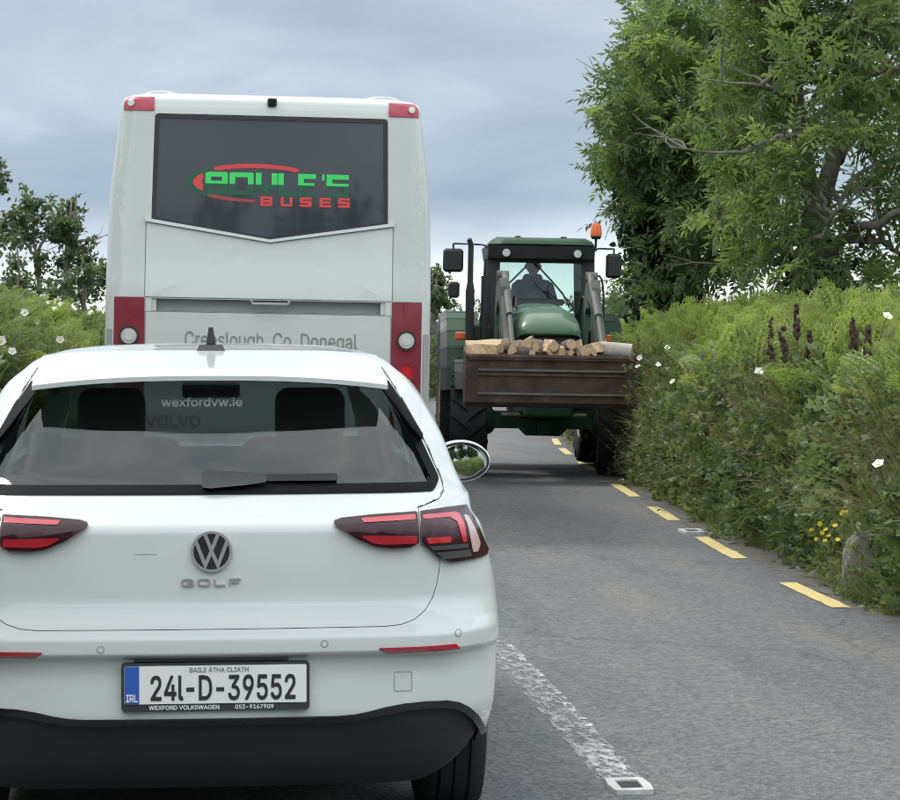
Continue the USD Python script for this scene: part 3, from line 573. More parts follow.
part('plate_lettering', _uvw(cat(text('WEXFORD VOLKSWAGEN', .0115, .001, True, w=.20, left=-.19 + pcx, base=.4465), text('053-9167909', .0115, .001, True, w=.11, left=.055 + pcx, base=.4465)), flat(py_ - .002)), 'letter_white', npl, False)
part('plate_bulb_strip', bx(-.22, .22, .016, .03, .585, .5895), 'black_plastic', npl, False)
for x, z in ((-.315, .621), (.322, .630), (.716, .647), (-.716, .647)):
    part('parking_sensor', on(Point(x, z).buffer(.0105).difference(Point(x, z).buffer(.0085)), -.002, .0012, crear, .02), 'letter_grey', car, False)
    part('parking_sensor', on(Point(x, z).buffer(.0085), -.002, .0008, crear, .02), 'car_white', car, False)
tow = sbox(.525, .484, .578, .540).buffer(-.006).buffer(.006)
part('towing_eye_cover', on(tow.difference(tow.buffer(-.0017)), -.003, .0008, crear, .03), 'letter_grey', car, False)
part('crease_strip', on(rpoly([(-.22, .888), (-.155, .888), (-.155, .8895), (-.22, .8895)]), -.002, .0012, crear, .03), 'car_white', tg, False)
# wiper, aerial, sticker
wz = float(CAR.rear(.1, 1.095))
wi = part('wiper', on(rpoly([(-.028, 1.070), (-.028, 1.110), (-.016, 1.117), (.08, 1.111), (.155, 1.105), (.165, 1.085), (.10, 1.076), (.0, 1.068)], .006), .004, .030, crear, .03), 'black_plastic', car, 30)
part('wiper_blade', on(rpoly([(.15, 1.086), (.372, 1.086), (.372, 1.105), (.15, 1.105)], .004), .004, .020, crear, .05), 'rubber', wi, 30)
ae = cat(hull(*[(a * .034, .80 + b * .10, 1.444) for a, b in ((-1, 0), (1, 0), (-.8, 1), (.8, 1))], *[(a * .026, .82 + b * .07, 1.462) for a, b in ((-1, 0), (1, 0), (-.7, 1), (.7, 1))]),
         hull(*[(a * .012, .83 + b * .08, 1.455) for a, b in ((-1, 0), (1, 0), (-1, 1), (1, 1))], (-.005, .815, 1.505), (.005, .815, 1.505), (-.003, .84, 1.510), (.003, .84, 1.510)))
part('roof_aerial', xf(ae, trimesh.transformations.translation_matrix((0, 0, -.55)) @ np.diag([1.4, 1.0, 1.0, 1.0]) @ trimesh.transformations.translation_matrix((0, .02, .555)) if False else np.array([[1.4, 0, 0, 0], [0, 1, 0, .05], [0, 0, 1.3, -1.452 * .3 + .018], [0, 0, 0, 1.0]])), 'gloss_black', car, 40)
v, f = text('wexfordvw.ie', .024, .0008, True, w=.245, centre=-.028, base=1.300)
part('window_lettering', _uvw((v, f), lambda u, v, w: (u, CAR.rear(u, v) + .0080 - w, v)), 'letter_white', gl, False)
# cabin
def seat(x, y, z0, w, h, hw, hz):
    b = rbx(x - w, x + w, y - .07, y + .07, z0, z0 + h, .065); c = rbx(x - w, x + w, y, y + .5, z0 - .08, z0 + .10, .05)
    hd = rbx(x - hw, x + hw, y - .07, y + .04, hz, hz + .20, .052, 24); st = man(cyl((x - .05, y, z0 + h - .05), (x - .05, y - .01, hz + .05), .008)) + man(cyl((x + .05, y, z0 + h - .05), (x + .05, y - .01, hz + .05), .008))
    return b + c, hd + st
for x, y, w, h, hw in ((-.36, 1.95, .255, .68, .122), (.36, 1.95, .255, .68, .128)):
    a, hd = seat(x, y, .46, w, h, hw, 1.12)
    q = part('front_seat', a, 'seat_cloth', car, 40); part('headrest', hd, 'seat_cloth', q, 40)
q = part('rear_seat', man(bx(-.62, .62, 1.12, 1.24, .48, .98, .05)) + man(bx(-.62, .62, 1.16, 1.66, .40, .52, .05)), 'seat_cloth', car, 40)
for x, hw in ((-.40, .12), (.0, .115), (.40, .12)): part('headrest', rbx(x - hw, x + hw, 1.12, 1.21, .955, 1.125 if x == 0 else 1.09, .04, 20), 'seat_cloth', q, 40)
part('dashboard', bx(-.66, .66, 2.65, 3.0, .70, 1.02, .06), 'cabin_trim', car, 40)
part('parcel_shelf', bx(-.58, .58, .42, 1.12, .955, .975, .006), 'cabin_trim', car, False)
part('steering_wheel', xf(lathe([(.16 * 0 - .013, .17), (0, .183), (.013, .17), (0, .157), (-.013, .17)], 32, 'y'), trimesh.transformations.translation_matrix((.36, 2.48, .98)) @ rot((1, 0, 0), -25)), 'cabin_trim', car, 40)
part('interior_mirror', bx(-.11, .11, 2.36, 2.38, 1.27, 1.33, .01), 'gloss_black', car, False)
# ---------------------------------------------------------------- the white coach
BUS = Loft([  # z, rear, front, half width, R rear, R front, crown
    (0.28, .06, 11.9, 1.20, .18, .30, .02), (0.36, .03, 11.96, 1.24, .18, .30, .02), (0.9, .0, 12.0, 1.258, .17, .30, .02), (1.82, .0, 12.0, 1.260, .17, .30, .02), (2.10, .034, 11.94, 1.258, .17, .30, .02), (2.20, .042, 11.92, 1.256, .17, .30, .02), (2.40, .055, 11.85, 1.251, .17, .30, .02), (2.60, .067, 11.75, 1.243, .17, .30, .02),
    (2.80, .079, 11.6, 1.225, .16, .30, .02), (3.06, .0945, 11.45, 1.192, .15, .30, .02), (3.26, .108, 11.3, 1.166, .14, .3, .02), (3.345, .13, 11.2, 1.150, .12, .3, .02), (3.375, .17, 11.15, 1.12, .12, .3, .02), (3.395, .21, 11.1, 1.04, .12, .3, .02), (3.41, .26, 11.0, .90, .12, .3, .02), (3.418, .4, 10.8, .55, .1, .3, .02)])
BUSD = 18.5
bp = at(264.5, HOR, BUSD); BG = float(GZ(bp[1]))
def bu(px): return (px - 264.5) / 129.7
def bz(py): return EYE - BG - (py - 330) / 129.7
def brear(u, v, w): return u, BUS.rear(u, v) - w, v
def bside(s): return lambda u, v, w: (s * (BUS.side(u, v) + w), u, v)
zsb = np.unique(np.round(np.r_[np.linspace(.28, 1.0, 8), np.linspace(1.1, 3.2, 24), np.linspace(3.24, 3.418, 14)], 4))
shell = BUS.solid(zsb)
W2 = rpoly([(-.885, bz(117)), (.885, bz(117)), (.905, bz(222)), (0, bz(240)), (-.905, bz(222))], .015)
slot = sbox(-.90, bz(313), .90, bz(300.5))
hatch = rpoly([(-.945, bz(313.6)), (.945, bz(313.6)), (.945, .72), (-.945, .72)], .01)
upper = rpoly([(-.952, bz(224.5)), (0, bz(243)), (.952, bz(224.5)), (.952, bz(299.4)), (-.952, bz(299.4))], .006)
pillar = [rpoly([(s * .958, bz(299.4)), (s * .958, bz(226)), (s * .912, bz(222)), (s * .90, bz(113.5)), (s * 1.16, bz(113.5)), (s * 1.205, bz(200)), (s * 1.225, bz(299.4))], .004) for s in (-1, 1)]
shell = shell - prism_y(W2.buffer(.002), -.5, .24) - prism_y(slot, -.5, .09)
def groove(poly, w=.005, d=.014): return man(on(poly.buffer(w / 2).difference(poly.buffer(-w / 2)), -d, .05, brear, .08))
for p in (upper, hatch): shell = shell - groove(p)
for ya in (3.2, 9.2):
    for s in (-1, 1): shell = shell - man(cyl((.85 * s, ya, .5), (1.5 * s, ya, .5), .56, n=56))
bus = thing('coach', 'tall white coach with red lamp panels and logo on its dark rear window', 'bus', (bp[0], bp[1], BG), rz=-math.degrees(math.atan2(bp[0], bp[1])) , ry=1.08)
body = part('body', shell, 'bus_white', bus, 24)
win = part('rear_window', on(W2, -.016, -.006, brear, .10), 'bus_window', bus, 30)
part('window_rubber', on(W2.buffer(.012).difference(W2.buffer(-.022)), -.012, .003, brear, .08), 'letter_black', win, 30)
part('window_trim', on(rpoly([(-.962, bz(219)), (-.90, bz(221.5)), (0, bz(239.5)), (.90, bz(221.5)), (.962, bz(219)), (.962, bz(223.6)), (0, bz(242.4)), (-.962, bz(223.6))], .002), -.004, .018, brear, .06), 'car_white', bus, 30)
for s in (-1, 1):
    part('corner_panel', on(pillar[(s + 1) // 2], -.004, .004, brear, .06), 'bus_dirt_white', bus, 30)
    pn = part('lamp_panel', on(rpoly([(s * .950, bz(299.8)), (s * 1.185, bz(299.8)), (s * 1.187, .62), (s * .950, .62)], .006), -.004, .007, brear, .06), 'bus_red', bus, 30)
    for zc, m in ((bz(338), 'lamp_grey'), (bz(370.5), 'lamp_red'), (bz(402), 'lamp_red'), (bz(434), 'lamp_amber')):
        c = Point(s * 1.068, zc)
        l = part('round_lamp', on(c.buffer(.062), .006, .018, brear, .03), m, pn, 35)
        part('lamp_ring', on(c.buffer(.075).difference(c.buffer(.061)), .006, .022, brear, .03), 'bus_red' if m != 'lamp_grey' else 'tractor_black', l, 35)
        part('lamp_lens', on(c.buffer(.040), .018, .023, brear, .02), m, l, 35)
    vent = part('side_grille', _uvw(slab(sbox(.205, bz(402), .262, bz(331)), .0, .006, .2), bside(s)), 'bus_grey', bus, False)
    cor = sbox(s * 1.205, bz(402), s * 1.248, bz(331.5))
    part('corner_reflector', on(cor if s > 0 else sbox(-1.248, bz(402), -1.205, bz(331.5)), -.002, .008, brear, .02), 'bus_grey', bus, 30)
    mk = part('roof_marker', on(rpoly([(s * .905, bz(98.5)), (s * 1.112, bz(98.8)), (s * 1.140, bz(104)), (s * 1.143, bz(112.8)), (s * .905, bz(112.8))], .004), -.006, .010, brear, .04), 'bus_marker_red', bus, 30)
    part('marker_lamp', on(Point(s * 1.085, bz(105.5)).buffer(.026), .010, .018, brear, .02), 'lamp_grey', mk, 30)
    ff = np.linspace(0, PI, 9)
    fairing = hull(*[(s * .865 + .155 * math.cos(t), yy, 3.385 + (.060 if yy < 6 else .07) * math.sin(t) ** .7) for t in ff for yy in (.45, 9.8)], *[(s * .865 + .11 * math.cos(t), .26, 3.385 + .03 * math.sin(t)) for t in ff])
    part('roof_fairing', fairing, 'bus_white', bus, 30)
    for k in range(6):
        y0 = 1.0 + k * 1.62
        part('side_window', _uvw(slab(rpoly([(y0, 1.95), (y0 + 1.57, 1.95), (y0 + 1.57, 2.95), (y0, 2.95)], .03), .001, .010, .3), bside(s)), 'bus_window', bus, 30)
    for k in range(4):
        y0 = 4.1 + k * 1.13
        part('locker_door', _uvw(slab(rpoly([(y0, .45), (y0 + 1.1, .45), (y0 + 1.1, 1.45), (y0, 1.45)], .02), -.001, .006, .4), bside(s)), 'bus_dirt_white', bus, 30)
    for ya in (3.2, 9.2):
        ty = lathe([(-.14, .30), (-.145, .42), (-.12, .49), (.12, .49), (.145, .42), (.14, .30), (-.14, .30)], 48)
        w = part('wheel', mov(ty, (1.09 * s, ya, .49)), 'rubber', bus, 40)
        part('rim', mov(lathe([(-.10, 0), (-.10, .30), (.10, .30), (.10, .26), (.04, .22), (.06, .1), (.06, 0)] if s > 0 else [(.10, 0), (.10, .30), (-.10, .30), (-.10, .26), (-.04, .22), (-.06, .1), (-.06, 0)], 40), (1.09 * s, ya, .49)), 'alloy', w, 35)
    part('door_mirror', bx(s * 1.38, s * 1.60, 11.9, 12.05, 2.0, 2.45, .04), 'tractor_black', bus, 30)
part('engine_hatch', on(hatch.buffer(-.004), -.008, .006, brear, .15), 'bus_dirt_white', bus, 30)
part('rear_panel', on(upper.buffer(-.004), -.008, .004, brear, .12), 'bus_white', bus, 30)
part('vent_slot', on(sbox(-.86, bz(312.6), .86, bz(301)), -.085, -.070, brear, .2), 'bus_grey', bus, 30)
for x0, x1 in ((-.90, -.862), (.862, .90)): part('slot_end', on(sbox(x0, bz(312.6), x1, bz(301)), -.08, -.01, brear, .1), 'bus_dirt_white', bus, 30)
hx0, hx1, hz = bu(247), bu(285), bz(301.8)
part('hatch_handle', tube(np.array([(hx0, .0, hz + .01), (hx0 + .01, -.035, hz - .018), (hx1 - .01, -.035, hz - .018), (hx1, .0, hz + .01)]), .011, 8), 'bus_grey', bus, 40)
camx = bu(264.5)
part('reversing_camera', bx(camx - .036, camx + .036, .09, .16, bz(106), bz(97.5), .01), 'gloss_black', bus, 30)
part('rear_bumper', on(rpoly([(-1.25, .30), (1.25, .30), (1.25, .68), (-1.25, .68)], .03), -.01, .03, brear, .1), 'bus_white', bus, 30)
part('windscreen', _uvw(slab(rpoly([(-1.05, 1.25), (1.05, 1.25), (1.0, 3.0), (-1.0, 3.0)], .1), -.004, .012, .2), lambda u, v, w: (u, np.array(BUS.f[1](v)) - .04 * (u / 1.25) ** 2 - (.30 - np.sqrt(.09 - np.clip(np.abs(u) - .96, 0, .28) ** 2)) + w, v)), 'bus_window', bus, 30)
# lettering on the hatch
t0 = text('Creeslough, Co. Donegal', .112, .002, False, w=1.325, left=bu(181.5), base=bz(347.4))
part('hatch_lettering', _uvw(t0, lambda u, v, w: (u, BUS.rear(u, v) - .007 - w, v)), 'letter_grey', bus, False)
tv = text('VOLVO', .085, .002, True, w=.42, left=-.93, base=.83)
part('maker_lettering', _uvw(tv, lambda u, v, w: (u, BUS.rear(u, v) - .007 - w, v)), 'letter_grey', bus, False)
# logo on the window: block letters, pale green above and dark green below, under a red and green swoosh
def blk(ch, x, W, H, t):
    B = lambda a, b, c, d: sbox(x + a * W, b * H, x + c * W, d * H)
    o = rpoly([(x, 0), (x + W, 0), (x + W, H), (x, H)], .012)
    tw, th = t / W, t / H * .85
    if ch == 'B': return o.difference(B(tw, th, 1 - tw, .5 - th / 2)).difference(B(tw, .5 + th / 2, 1 - tw, 1 - th))
    if ch == 'O': return o.difference(B(tw, th, 1 - tw, 1 - th))
    if ch == 'Y': return unary_union([B(0, .26, tw, 1), B(1 - tw, .26, 1, 1), B(0, .26, 1, .26 + th), B(.5 - tw / 2, 0, .5 + tw / 2, .3)])
    if ch == 'L': return unary_union([B(0, 0, tw, 1), B(0, 0, 1, th)])
    if ch == 'E': return unary_union([B(0, 0, tw, 1), B(0, 0, 1, th), B(0, 1 - th, 1, 1), B(0, .5 - th / 2, .9, .5 + th / 2)])
    if ch == 'U': return o.difference(B(tw, th, 1 - tw, 1.1))
    if ch == "'": return B(.1, .72, .9, 1)
    if ch == 'S': return unary_union([B(0, 1 - th, 1, 1), B(0, .5, tw, 1), B(0, .5 - th / 2, 1, .5 + th / 2), B(1 - tw, 0, 1, .5), B(0, 0, 1, th)])
lx = lambda zx: bu(170 + zx / 4.737); lz = lambda zy: bz(150 + zy / 4.737)
H = lz(108) - lz(216)
word = unary_union([blk(c, lx(a), lx(b) - lx(a), H, .044 if c != "'" else .03) for c, a, b in (('B', 138, 244), ('O', 252, 366), ('Y', 376, 478), ('L', 482, 572), ('E', 577, 662), ("'", 690, 703), ('S', 712, 818))])
word = affinity.translate(word, 0, lz(216)); mid = lz(163)
big = sbox(-3, mid, 3, 9)
wfn = lambda u, v, w: (u, BUS.rear(u, v) + .006 - w, v)
for g_ in word.intersection(big).geoms: part('logo_letter', on(g_, -.001, .003, wfn, .1), 'logo_green', win, False)
for g_ in word.difference(big).geoms: part('logo_letter', on(g_, -.001, .003, wfn, .1), 'logo_dark_green', win, False)
H2 = lz(219) - lz(265)
w2 = affinity.translate(unary_union([blk(c, lx(a), lx(b) - lx(a), H2, .022) for c, a, b in zip('BUSES', (400, 496, 586, 680, 768), (456, 552, 642, 735, 824))]), 0, lz(265))
for g_ in w2.geoms: part('logo_small_letter', on(g_, -.001, .003, wfn, .1), 'logo_red', win, False)
def crescent(cx, cy, rx, ry, dx, dy, k, keep):
    e = affinity.scale(Point(0, 0).buffer(1, quad_segs=32), rx, ry); e = affinity.translate(e, cx, cy)
    i = affinity.translate(affinity.scale(e, k, k), dx, dy); return e.difference(i).intersection(keep)
ex, ez = lx(375), lz(158); rx, rz_ = lx(375) - lx(40), lz(66) - lz(158)
top = crescent(ex, ez, rx, rz_, .012, -.028, .97, sbox(lx(180), lz(100), lx(580), 9))
lf = crescent(ex, ez, rx, rz_, .085, 0, .98, sbox(-9, lz(240), lx(150), lz(92)))
low = crescent(ex, ez, rx, rz_, .02, .022, .985, sbox(lx(150), lz(300), lx(372), lz(215)))
inn = crescent(ex, ez, rx * .88, rz_ * .86, .06, 0, .98, sbox(-9, lz(205), lx(128), lz(112)))
part('logo_swoosh', on(top, -.001, .003, wfn, .1), 'logo_red', win, False)
part('logo_swoosh', on(unary_union([lf]), -.001, .003, wfn, .1), 'logo_dark_green', win, False)
part('logo_swoosh', on(low, -.001, .003, wfn, .1), 'logo_dull_red', win, False)
part('logo_swoosh', on(inn, -.001, .0045, wfn, .1), 'logo_red', win, False)
# ---------------------------------------------------------------- the tractor: its front looks along local -y, origin on the road below the front axle
TP = np.array([3.87, 28.0, float(GZ(28.0))]); TRZ, TRY = -3.5, 1.0
TM = trimesh.transformations.translation_matrix(TP) @ rot((0, 0, 1), TRZ) @ rot((0, 1, 0), TRY)
def TW(p): return (TM @ np.r_[np.asarray(p, float), 1])[:3]
tr = thing('tractor', 'green farm tractor with enclosed cab and front loader, coming along the right of the road', 'tractor', TP, rz=TRZ, ry=TRY)
def tyre(r, w, n_lug, depth, rim_r):
    h = w / 2
    base = lathe([(-h * .8, rim_r), (-h, rim_r + (r - rim_r) * .35), (-h * .97, r * .93), (-h * .8, r - depth), (0, r - depth * .8), (h * .8, r - depth), (h * .97, r * .93), (h, rim_r + (r - rim_r) * .35), (h * .8, rim_r), (-h * .8, rim_r)], 64)
    L = [base]
    for k in range(n_lug):
        for s in (-1, 1):
            a0 = 360 / n_lug * (k + (.5 if s > 0 else 0)); pts = []
            for u, da, rr in ((.02, 0, r), (.55, 8.5, r), (1.0, 14, r * .955), (1.02, 15.5, r * .90)):
                for wd in (-1.5, 1.5):
                    for rad in (rr, rr - depth * 1.6):
                        a = math.radians(da * .62 / r + wd * .62 / r * 1.0); pts.append((s * u * h, rad * math.sin(a), rad * math.cos(a)))
            L.append(xf(hull(*pts[:8]), rot((1, 0, 0), a0))); L.append(xf(hull(*pts[4:]), rot((1, 0, 0), a0)))
    return cat(*L)
ft = tyre(.62, .42, 19, .035, .33); rt = tyre(.85, .50, 21, .042, .50)
for s in (-1, 1):
    M = trimesh.transformations.translation_matrix((.86 * s, 0, .62)) @ rot((0, 0, 1), -4)
    w = part('front_tyre', xf(ft, M), 'rubber', tr, 35)
    rim = lathe([(-.12, .33), (-.16, .345), (.16, .345), (.12, .33), (.03, .27), (.03, .12), (.10, .10), (.10, 0), (-.02, 0), (-.02, .27), (-.12, .33)], 40)
    part('rim', xf(rim if s > 0 else flipx(rim), M), 'tractor_rim', w, 35)
    w = part('rear_tyre', mov(rt, (.90 * s, 2.62, .85)), 'rubber', tr, 35)
    rim = lathe([(-.17, .50), (-.22, .515), (.22, .515), (.17, .50), (.05, .42), (.05, .18), (.12, .15), (.12, 0), (-.02, 0), (-.02, .42), (-.17, .50)], 48)
    part('rim', mov(rim if s > 0 else flipx(rim), (.90 * s, 2.62, .85)), 'tractor_rim', w, 35)
    # mudguards over the front tyres and fenders over the rear ones
    g = []
    for i in range(7):
        a, b = math.radians(-58 + i * 19), math.radians(-58 + (i + 1) * 19 + 2)
        g.append(hull(*[(.86 * s + dx, r_ * math.sin(t), .62 + r_ * math.cos(t)) for dx in (-.20, .20) for r_ in (.70, .725) for t in (a, b)]))
    for dx in (-.2, .2): g.append(hull(*[(.86 * s + dx * q, r_ * math.sin(t), .62 + r_ * math.cos(t)) for q in (.94, 1.0) for r_ in (.66, .725) for t in np.radians([-58, -20])])); g.append(hull(*[(.86 * s + dx * q, r_ * math.sin(t), .62 + r_ * math.cos(t)) for q in (.94, 1.0) for r_ in (.66, .725) for t in np.radians([-20, 30, 77])]))
    m = part('front_mudguard', cat(*g), 'tractor_black', tr, 30)
    part('mudguard_stay', tube([(.62 * s, .0, .75), (.60 * s, .05, 1.25), (.72 * s, .05, 1.335)], .025, 8), 'tractor_black', m, 40)
    g = []
    for i in range(9):
        a, b = math.radians(-88 + i * 15.5), math.radians(-88 + (i + 1) * 15.5 + 1.5)
        g.append(hull(*[(x_ * s, 2.62 + r_ * math.sin(t), .90 + r_ * math.cos(t)) for x_ in (.70, 1.08) for r_ in (1.0, 1.03) for t in (a, b)]))
    g.append(hull(*[(x_ * s, 2.62 + r_ * math.sin(t), .90 + r_ * math.cos(t)) for x_ in (.67, .70) for r_ in (.30, 1.03) for t in np.radians(np.linspace(-88, 50, 8))]))
    m = part('rear_fender', cat(*g), 'tractor_green', tr, 30)
    g = []
    for i in range(9):
        a, b = math.radians(-88 + i * 15.5), math.radians(-88 + (i + 1) * 15.5 + 1.5)
        g.append(hull(*[(x_ * s, 2.62 + r_ * math.sin(t), .90 + r_ * math.cos(t)) for x_, r_ in ((1.07, 1.035), (1.07, 1.0), (1.15, .985), (1.13, .95)) for t in (a, b)]))
        g.append(hull(*[(x_ * s, 2.62 + r_ * math.sin(t), .90 + r_ * math.cos(t)) for x_, r_ in ((1.12, .99), (1.15, .985), (1.15, .78), (1.12, .78)) for t in (a, b)]))
    part('fender_edge', cat(*g), 'fender_rubber', m, 30)
    part('fender_lamp', cat(bx(.80 * s, .98 * s, 1.66, 1.72, 1.56, 1.66, .015)), 'lamp_amber', m, 30)
# chassis, axle
ax = part('front_axle', cat(hull(*[(x_, y_, z_) for x_ in (-.68, .68) for y_ in (-.10, .10) for z_ in (.54, .74)]), hull((-.16, -.2, .50), (.16, -.2, .50), (-.16, .2, .50), (.16, .2, .50), (-.28, -.2, .66), (.28, -.2, .66), (-.28, .2, .66), (.28, .2, .66)),
    *[ball((.66 * s, 0, .63), (.12, .16, .17)) for s in (-1, 1)]), 'tractor_dark_green', tr, 35)
part('axle_housing', cat(ball((0, -.02, .555), (.19, .2, .10)), hull(*[(sx_ * a, y, z) for sx_ in (-1, 1) for y in (-.14, .14) for a, z in ((.20, .46), (.30, .56), (.30, .72))]), cyl((0, -.2, .56), (0, -.30, .56), .09)), 'tractor_dark_green', ax, 40)
part('steering_ram', cyl((-.5, -.17, .70), (.5, -.17, .70), .028), 'worn_steel', ax, 40)
part('chassis', cat(bx(-.30, .30, -.75, 1.6, .72, 1.10, .04), bx(-.24, .24, 1.5, 3.1, .60, 1.15, .06), bx(-.6, .6, 2.5, 2.75, .75, .98, .04)), 'tractor_dark_green', tr, 30)
part('weight_bracket', bx(-.28, .28, -.98, -.75, .70, 1.06, .03), 'tractor_dark_green', tr, 30)
# hood
def hood_ring(y, w, zt, zb, e=.55):
    a = np.linspace(-PI / 2, PI / 2, 17); return [(w * np.sign(math.sin(t)) * abs(math.sin(t)) ** e, y, zb + (zt - zb) * math.cos(t) ** .62) for t in a]
rings = [hood_ring(-.87, .27, 1.70, 1.655), hood_ring(-.85, .335, 1.76, 1.635), hood_ring(-.76, .365, 1.84, 1.61), hood_ring(-.50, .385, 1.915, 1.58), hood_ring(0, .395, 1.97, 1.50), hood_ring(.6, .40, 2.01, 1.46), hood_ring(1.32, .40, 2.035, 1.42)]
n = 17; V = np.array(sum(rings, [])); F = []
for i in range(len(rings) - 1):
    for j in range(n):
        k = (j + 1) % n; F += [(i*n+j, (i+1)*n+j, (i+1)*n+k), (i*n+j, (i+1)*n+k, i*n+k)]
for j in range(1, n - 1): F += [(0, j, j + 1), ((len(rings)-1)*n, (len(rings)-1)*n + j + 1, (len(rings)-1)*n + j)]
hd = part('hood', _uvw((V, np.array(F)), lambda x, y, z: (x, y, z)), 'tractor_hood', tr, 40)
part('hood_vent', hull((-.30, 1.10, 2.0), (.30, 1.10, 2.0), (-.36, 1.32, 2.04), (.36, 1.32, 2.04), (-.27, 1.12, 2.055), (.27, 1.12, 2.055), (-.34, 1.33, 2.085), (.34, 1.33, 2.085)), 'tractor_black', hd, 30)
gr = part('grille', bx(-.335, .335, -.83, 1.3, 1.06, 1.66, .05), 'tractor_black', tr, 30)
for k in range(7): part('grille_bar', bx(-.30, .30, -.842, -.82, 1.13 + k * .07, 1.15 + k * .07, .004), 'tractor_dark_green', gr, False)
for s in (-1, 1): part('head_lamp', bx(s * .12, s * .30, -.855, -.82, 1.33, 1.42, .015), 'lamp_clear', gr, 30)
# cab: x centre .06
CXX = .06
fl = part('cab_floor', bx(CXX - .62, CXX + .62, 1.42, 2.9, 1.20, 1.32, .03), 'tractor_black', tr, 30)
part('cab_front_panel', hull((-.34, 1.40, 1.32), (.46, 1.40, 1.32), (-.34, 1.46, 1.32), (.46, 1.46, 1.32), (-.42, 1.40, 1.62), (.54, 1.40, 1.62), (-.42, 1.46, 1.62), (.54, 1.46, 1.62)), 'tractor_black', tr, 30)
def post(p, q, w=.07, d=.07): return hull(*[(a[0] + dx, a[1] + dy, a[2]) for a in (p, q) for dx in (-w / 2, w / 2) for dy in (-d / 2, d / 2)])
for s in (-1, 1):
    part('cab_post', post((CXX + s * .60, 1.42, 1.30), (CXX + s * .585, 1.52, 2.62), .16, .10), 'tractor_black', tr, 30)
    part('cab_post', post((CXX + s * .68, 2.25, 1.75), (CXX + s * .62, 2.25, 2.62), .06, .09), 'tractor_black', tr, 30)
    part('cab_post', post((CXX + s * .62, 2.86, 1.30), (CXX + s * .58, 2.86, 2.62), .10, .09), 'tractor_black', tr, 30)
    d = part('cab_door', hull((CXX + s * .66, 1.47, 1.32), (CXX + s * .66, 2.22, 1.75), (CXX + s * .66, 1.50, 2.60), (CXX + s * .62, 2.22, 2.60), (CXX + s * .655, 1.47, 1.32), (CXX + s * .655, 2.22, 1.75), (CXX + s * .655, 1.50, 2.60), (CXX + s * .615, 2.22, 2.60)), 'tractor_glass', tr, False)
    part('side_panel', bx(CXX + s * .60, CXX + s * .68, 1.42, 2.2, 1.22, 1.62, .03), 'tractor_black', tr, 30)
def panel(p, th, mat, name, host):  # a flat pane through corner points in (x, z) at sloping y
    return part(name, hull(*[(x, y, z) for x, y, z in p], *[(x, y + th, z) for x, y, z in p]), mat, host, False)
panel([(CXX - .52, 1.42, 1.62), (CXX + .52, 1.42, 1.62), (CXX + .51, 1.51, 2.62), (CXX - .51, 1.51, 2.62)], .006, 'tractor_glass', 'windscreen', tr)
panel([(CXX - .55, 2.88, 1.72), (CXX + .55, 2.88, 1.72), (CXX + .53, 2.88, 2.60), (CXX - .53, 2.88, 2.60)], .006, 'tractor_glass', 'rear_window', tr)
part('windscreen_frame', cat(bx(CXX - .55, CXX + .55, 1.47, 1.53, 2.53, 2.64, .01)), 'tractor_black', tr, 30)
wx = part('windscreen_wiper', cat(tube([(-.05, 1.44, 2.57), (.33, 1.415, 2.16), (.42, 1.395, 1.98)], .012, 6), tube([(.18, 1.42, 2.33), (.52, 1.40, 1.92)], .010, 6)), 'tractor_black', tr, 30)
part('rear_frame_bar', cat(tube([(-.44, 2.84, 2.10), (.05, 2.84, 2.60)], .014, 6), tube([(-.44, 2.84, 2.25), (-.30, 2.84, 2.02)], .012, 6)), 'tractor_black', tr, 30)
rf = part('roof', hull(*[(CXX + s * a, y, z) for s in (-1, 1) for a, y, z in ((.655, 1.38, 2.75), (.62, 1.42, 2.80), (.66, 2.2, 2.72), (.655, 2.95, 2.74), (.55, 1.55, 2.845), (.55, 2.8, 2.85), (.42, 1.45, 2.835), (.45, 1.32, 2.755), (.45, 1.34, 2.80))]), 'tractor_green', tr, 30)
part('roof_underside', hull(*[(CXX + s * a, y, z) for s in (-1, 1) for a, y, z in ((.66, 1.42, 2.58), (.66, 1.37, 2.738), (.66, 2.95, 2.738), (.64, 2.9, 2.58), (.45, 1.31, 2.738), (.45, 1.36, 2.58))]), 'tractor_black', rf, 30)
part('roof_hatch', cat(bx(CXX - .32, CXX - .25, 1.52, 1.7, 2.838, 2.862, .008), bx(CXX + .25, CXX + .32, 1.52, 1.7, 2.838, 2.862, .008)), 'tractor_dark_green', rf, 30)
for s in (-1, 1): part('work_lamp', cat(cyl((CXX + .44 * s, 1.31, 2.645), (CXX + .44 * s, 1.40, 2.645), .048)), 'lamp_grey', tr, 35)
# mirrors, beacon, exhaust
for s, x0, x1, z0, z1 in ((-1, -1.15, -.90, 2.40, 2.69), (1, .87, 1.065, 2.36, 2.66)):
    mm = part('wing_mirror', bx(x0, x1, 1.47, 1.55, z0, z1, .03), 'tractor_black', tr, 30)
    part('mirror_arm', tube(bezier([(CXX + s * .62, 1.45, 2.66), (CXX + s * .72, 1.47, 2.72 if s > 0 else 2.74), ((x0 + x1) / 2, 1.50, 2.72 if s > 0 else 2.75), ((x0 + x1) / 2 , 1.51, z1)], 12), .012, 6), 'tractor_black', mm, 30)
part('lower_mirror', bx(-1.08, -.94, 1.47, 1.53, 2.08, 2.28, .03), 'tractor_black', tr, 30)
part('hand_rail', tube(bezier([(.70, 1.40, 2.40), (.80, 1.36, 2.36), (.84, 1.35, 1.9), (.82, 1.36, 1.62)], 12), .014, 6), 'tractor_black', tr, 40)
be = part('beacon_stem', tube([(.66, 1.55, 2.66), (.74, 1.55, 2.70), (.745, 1.55, 2.84)], .016, 8), 'tractor_black', tr, 40)
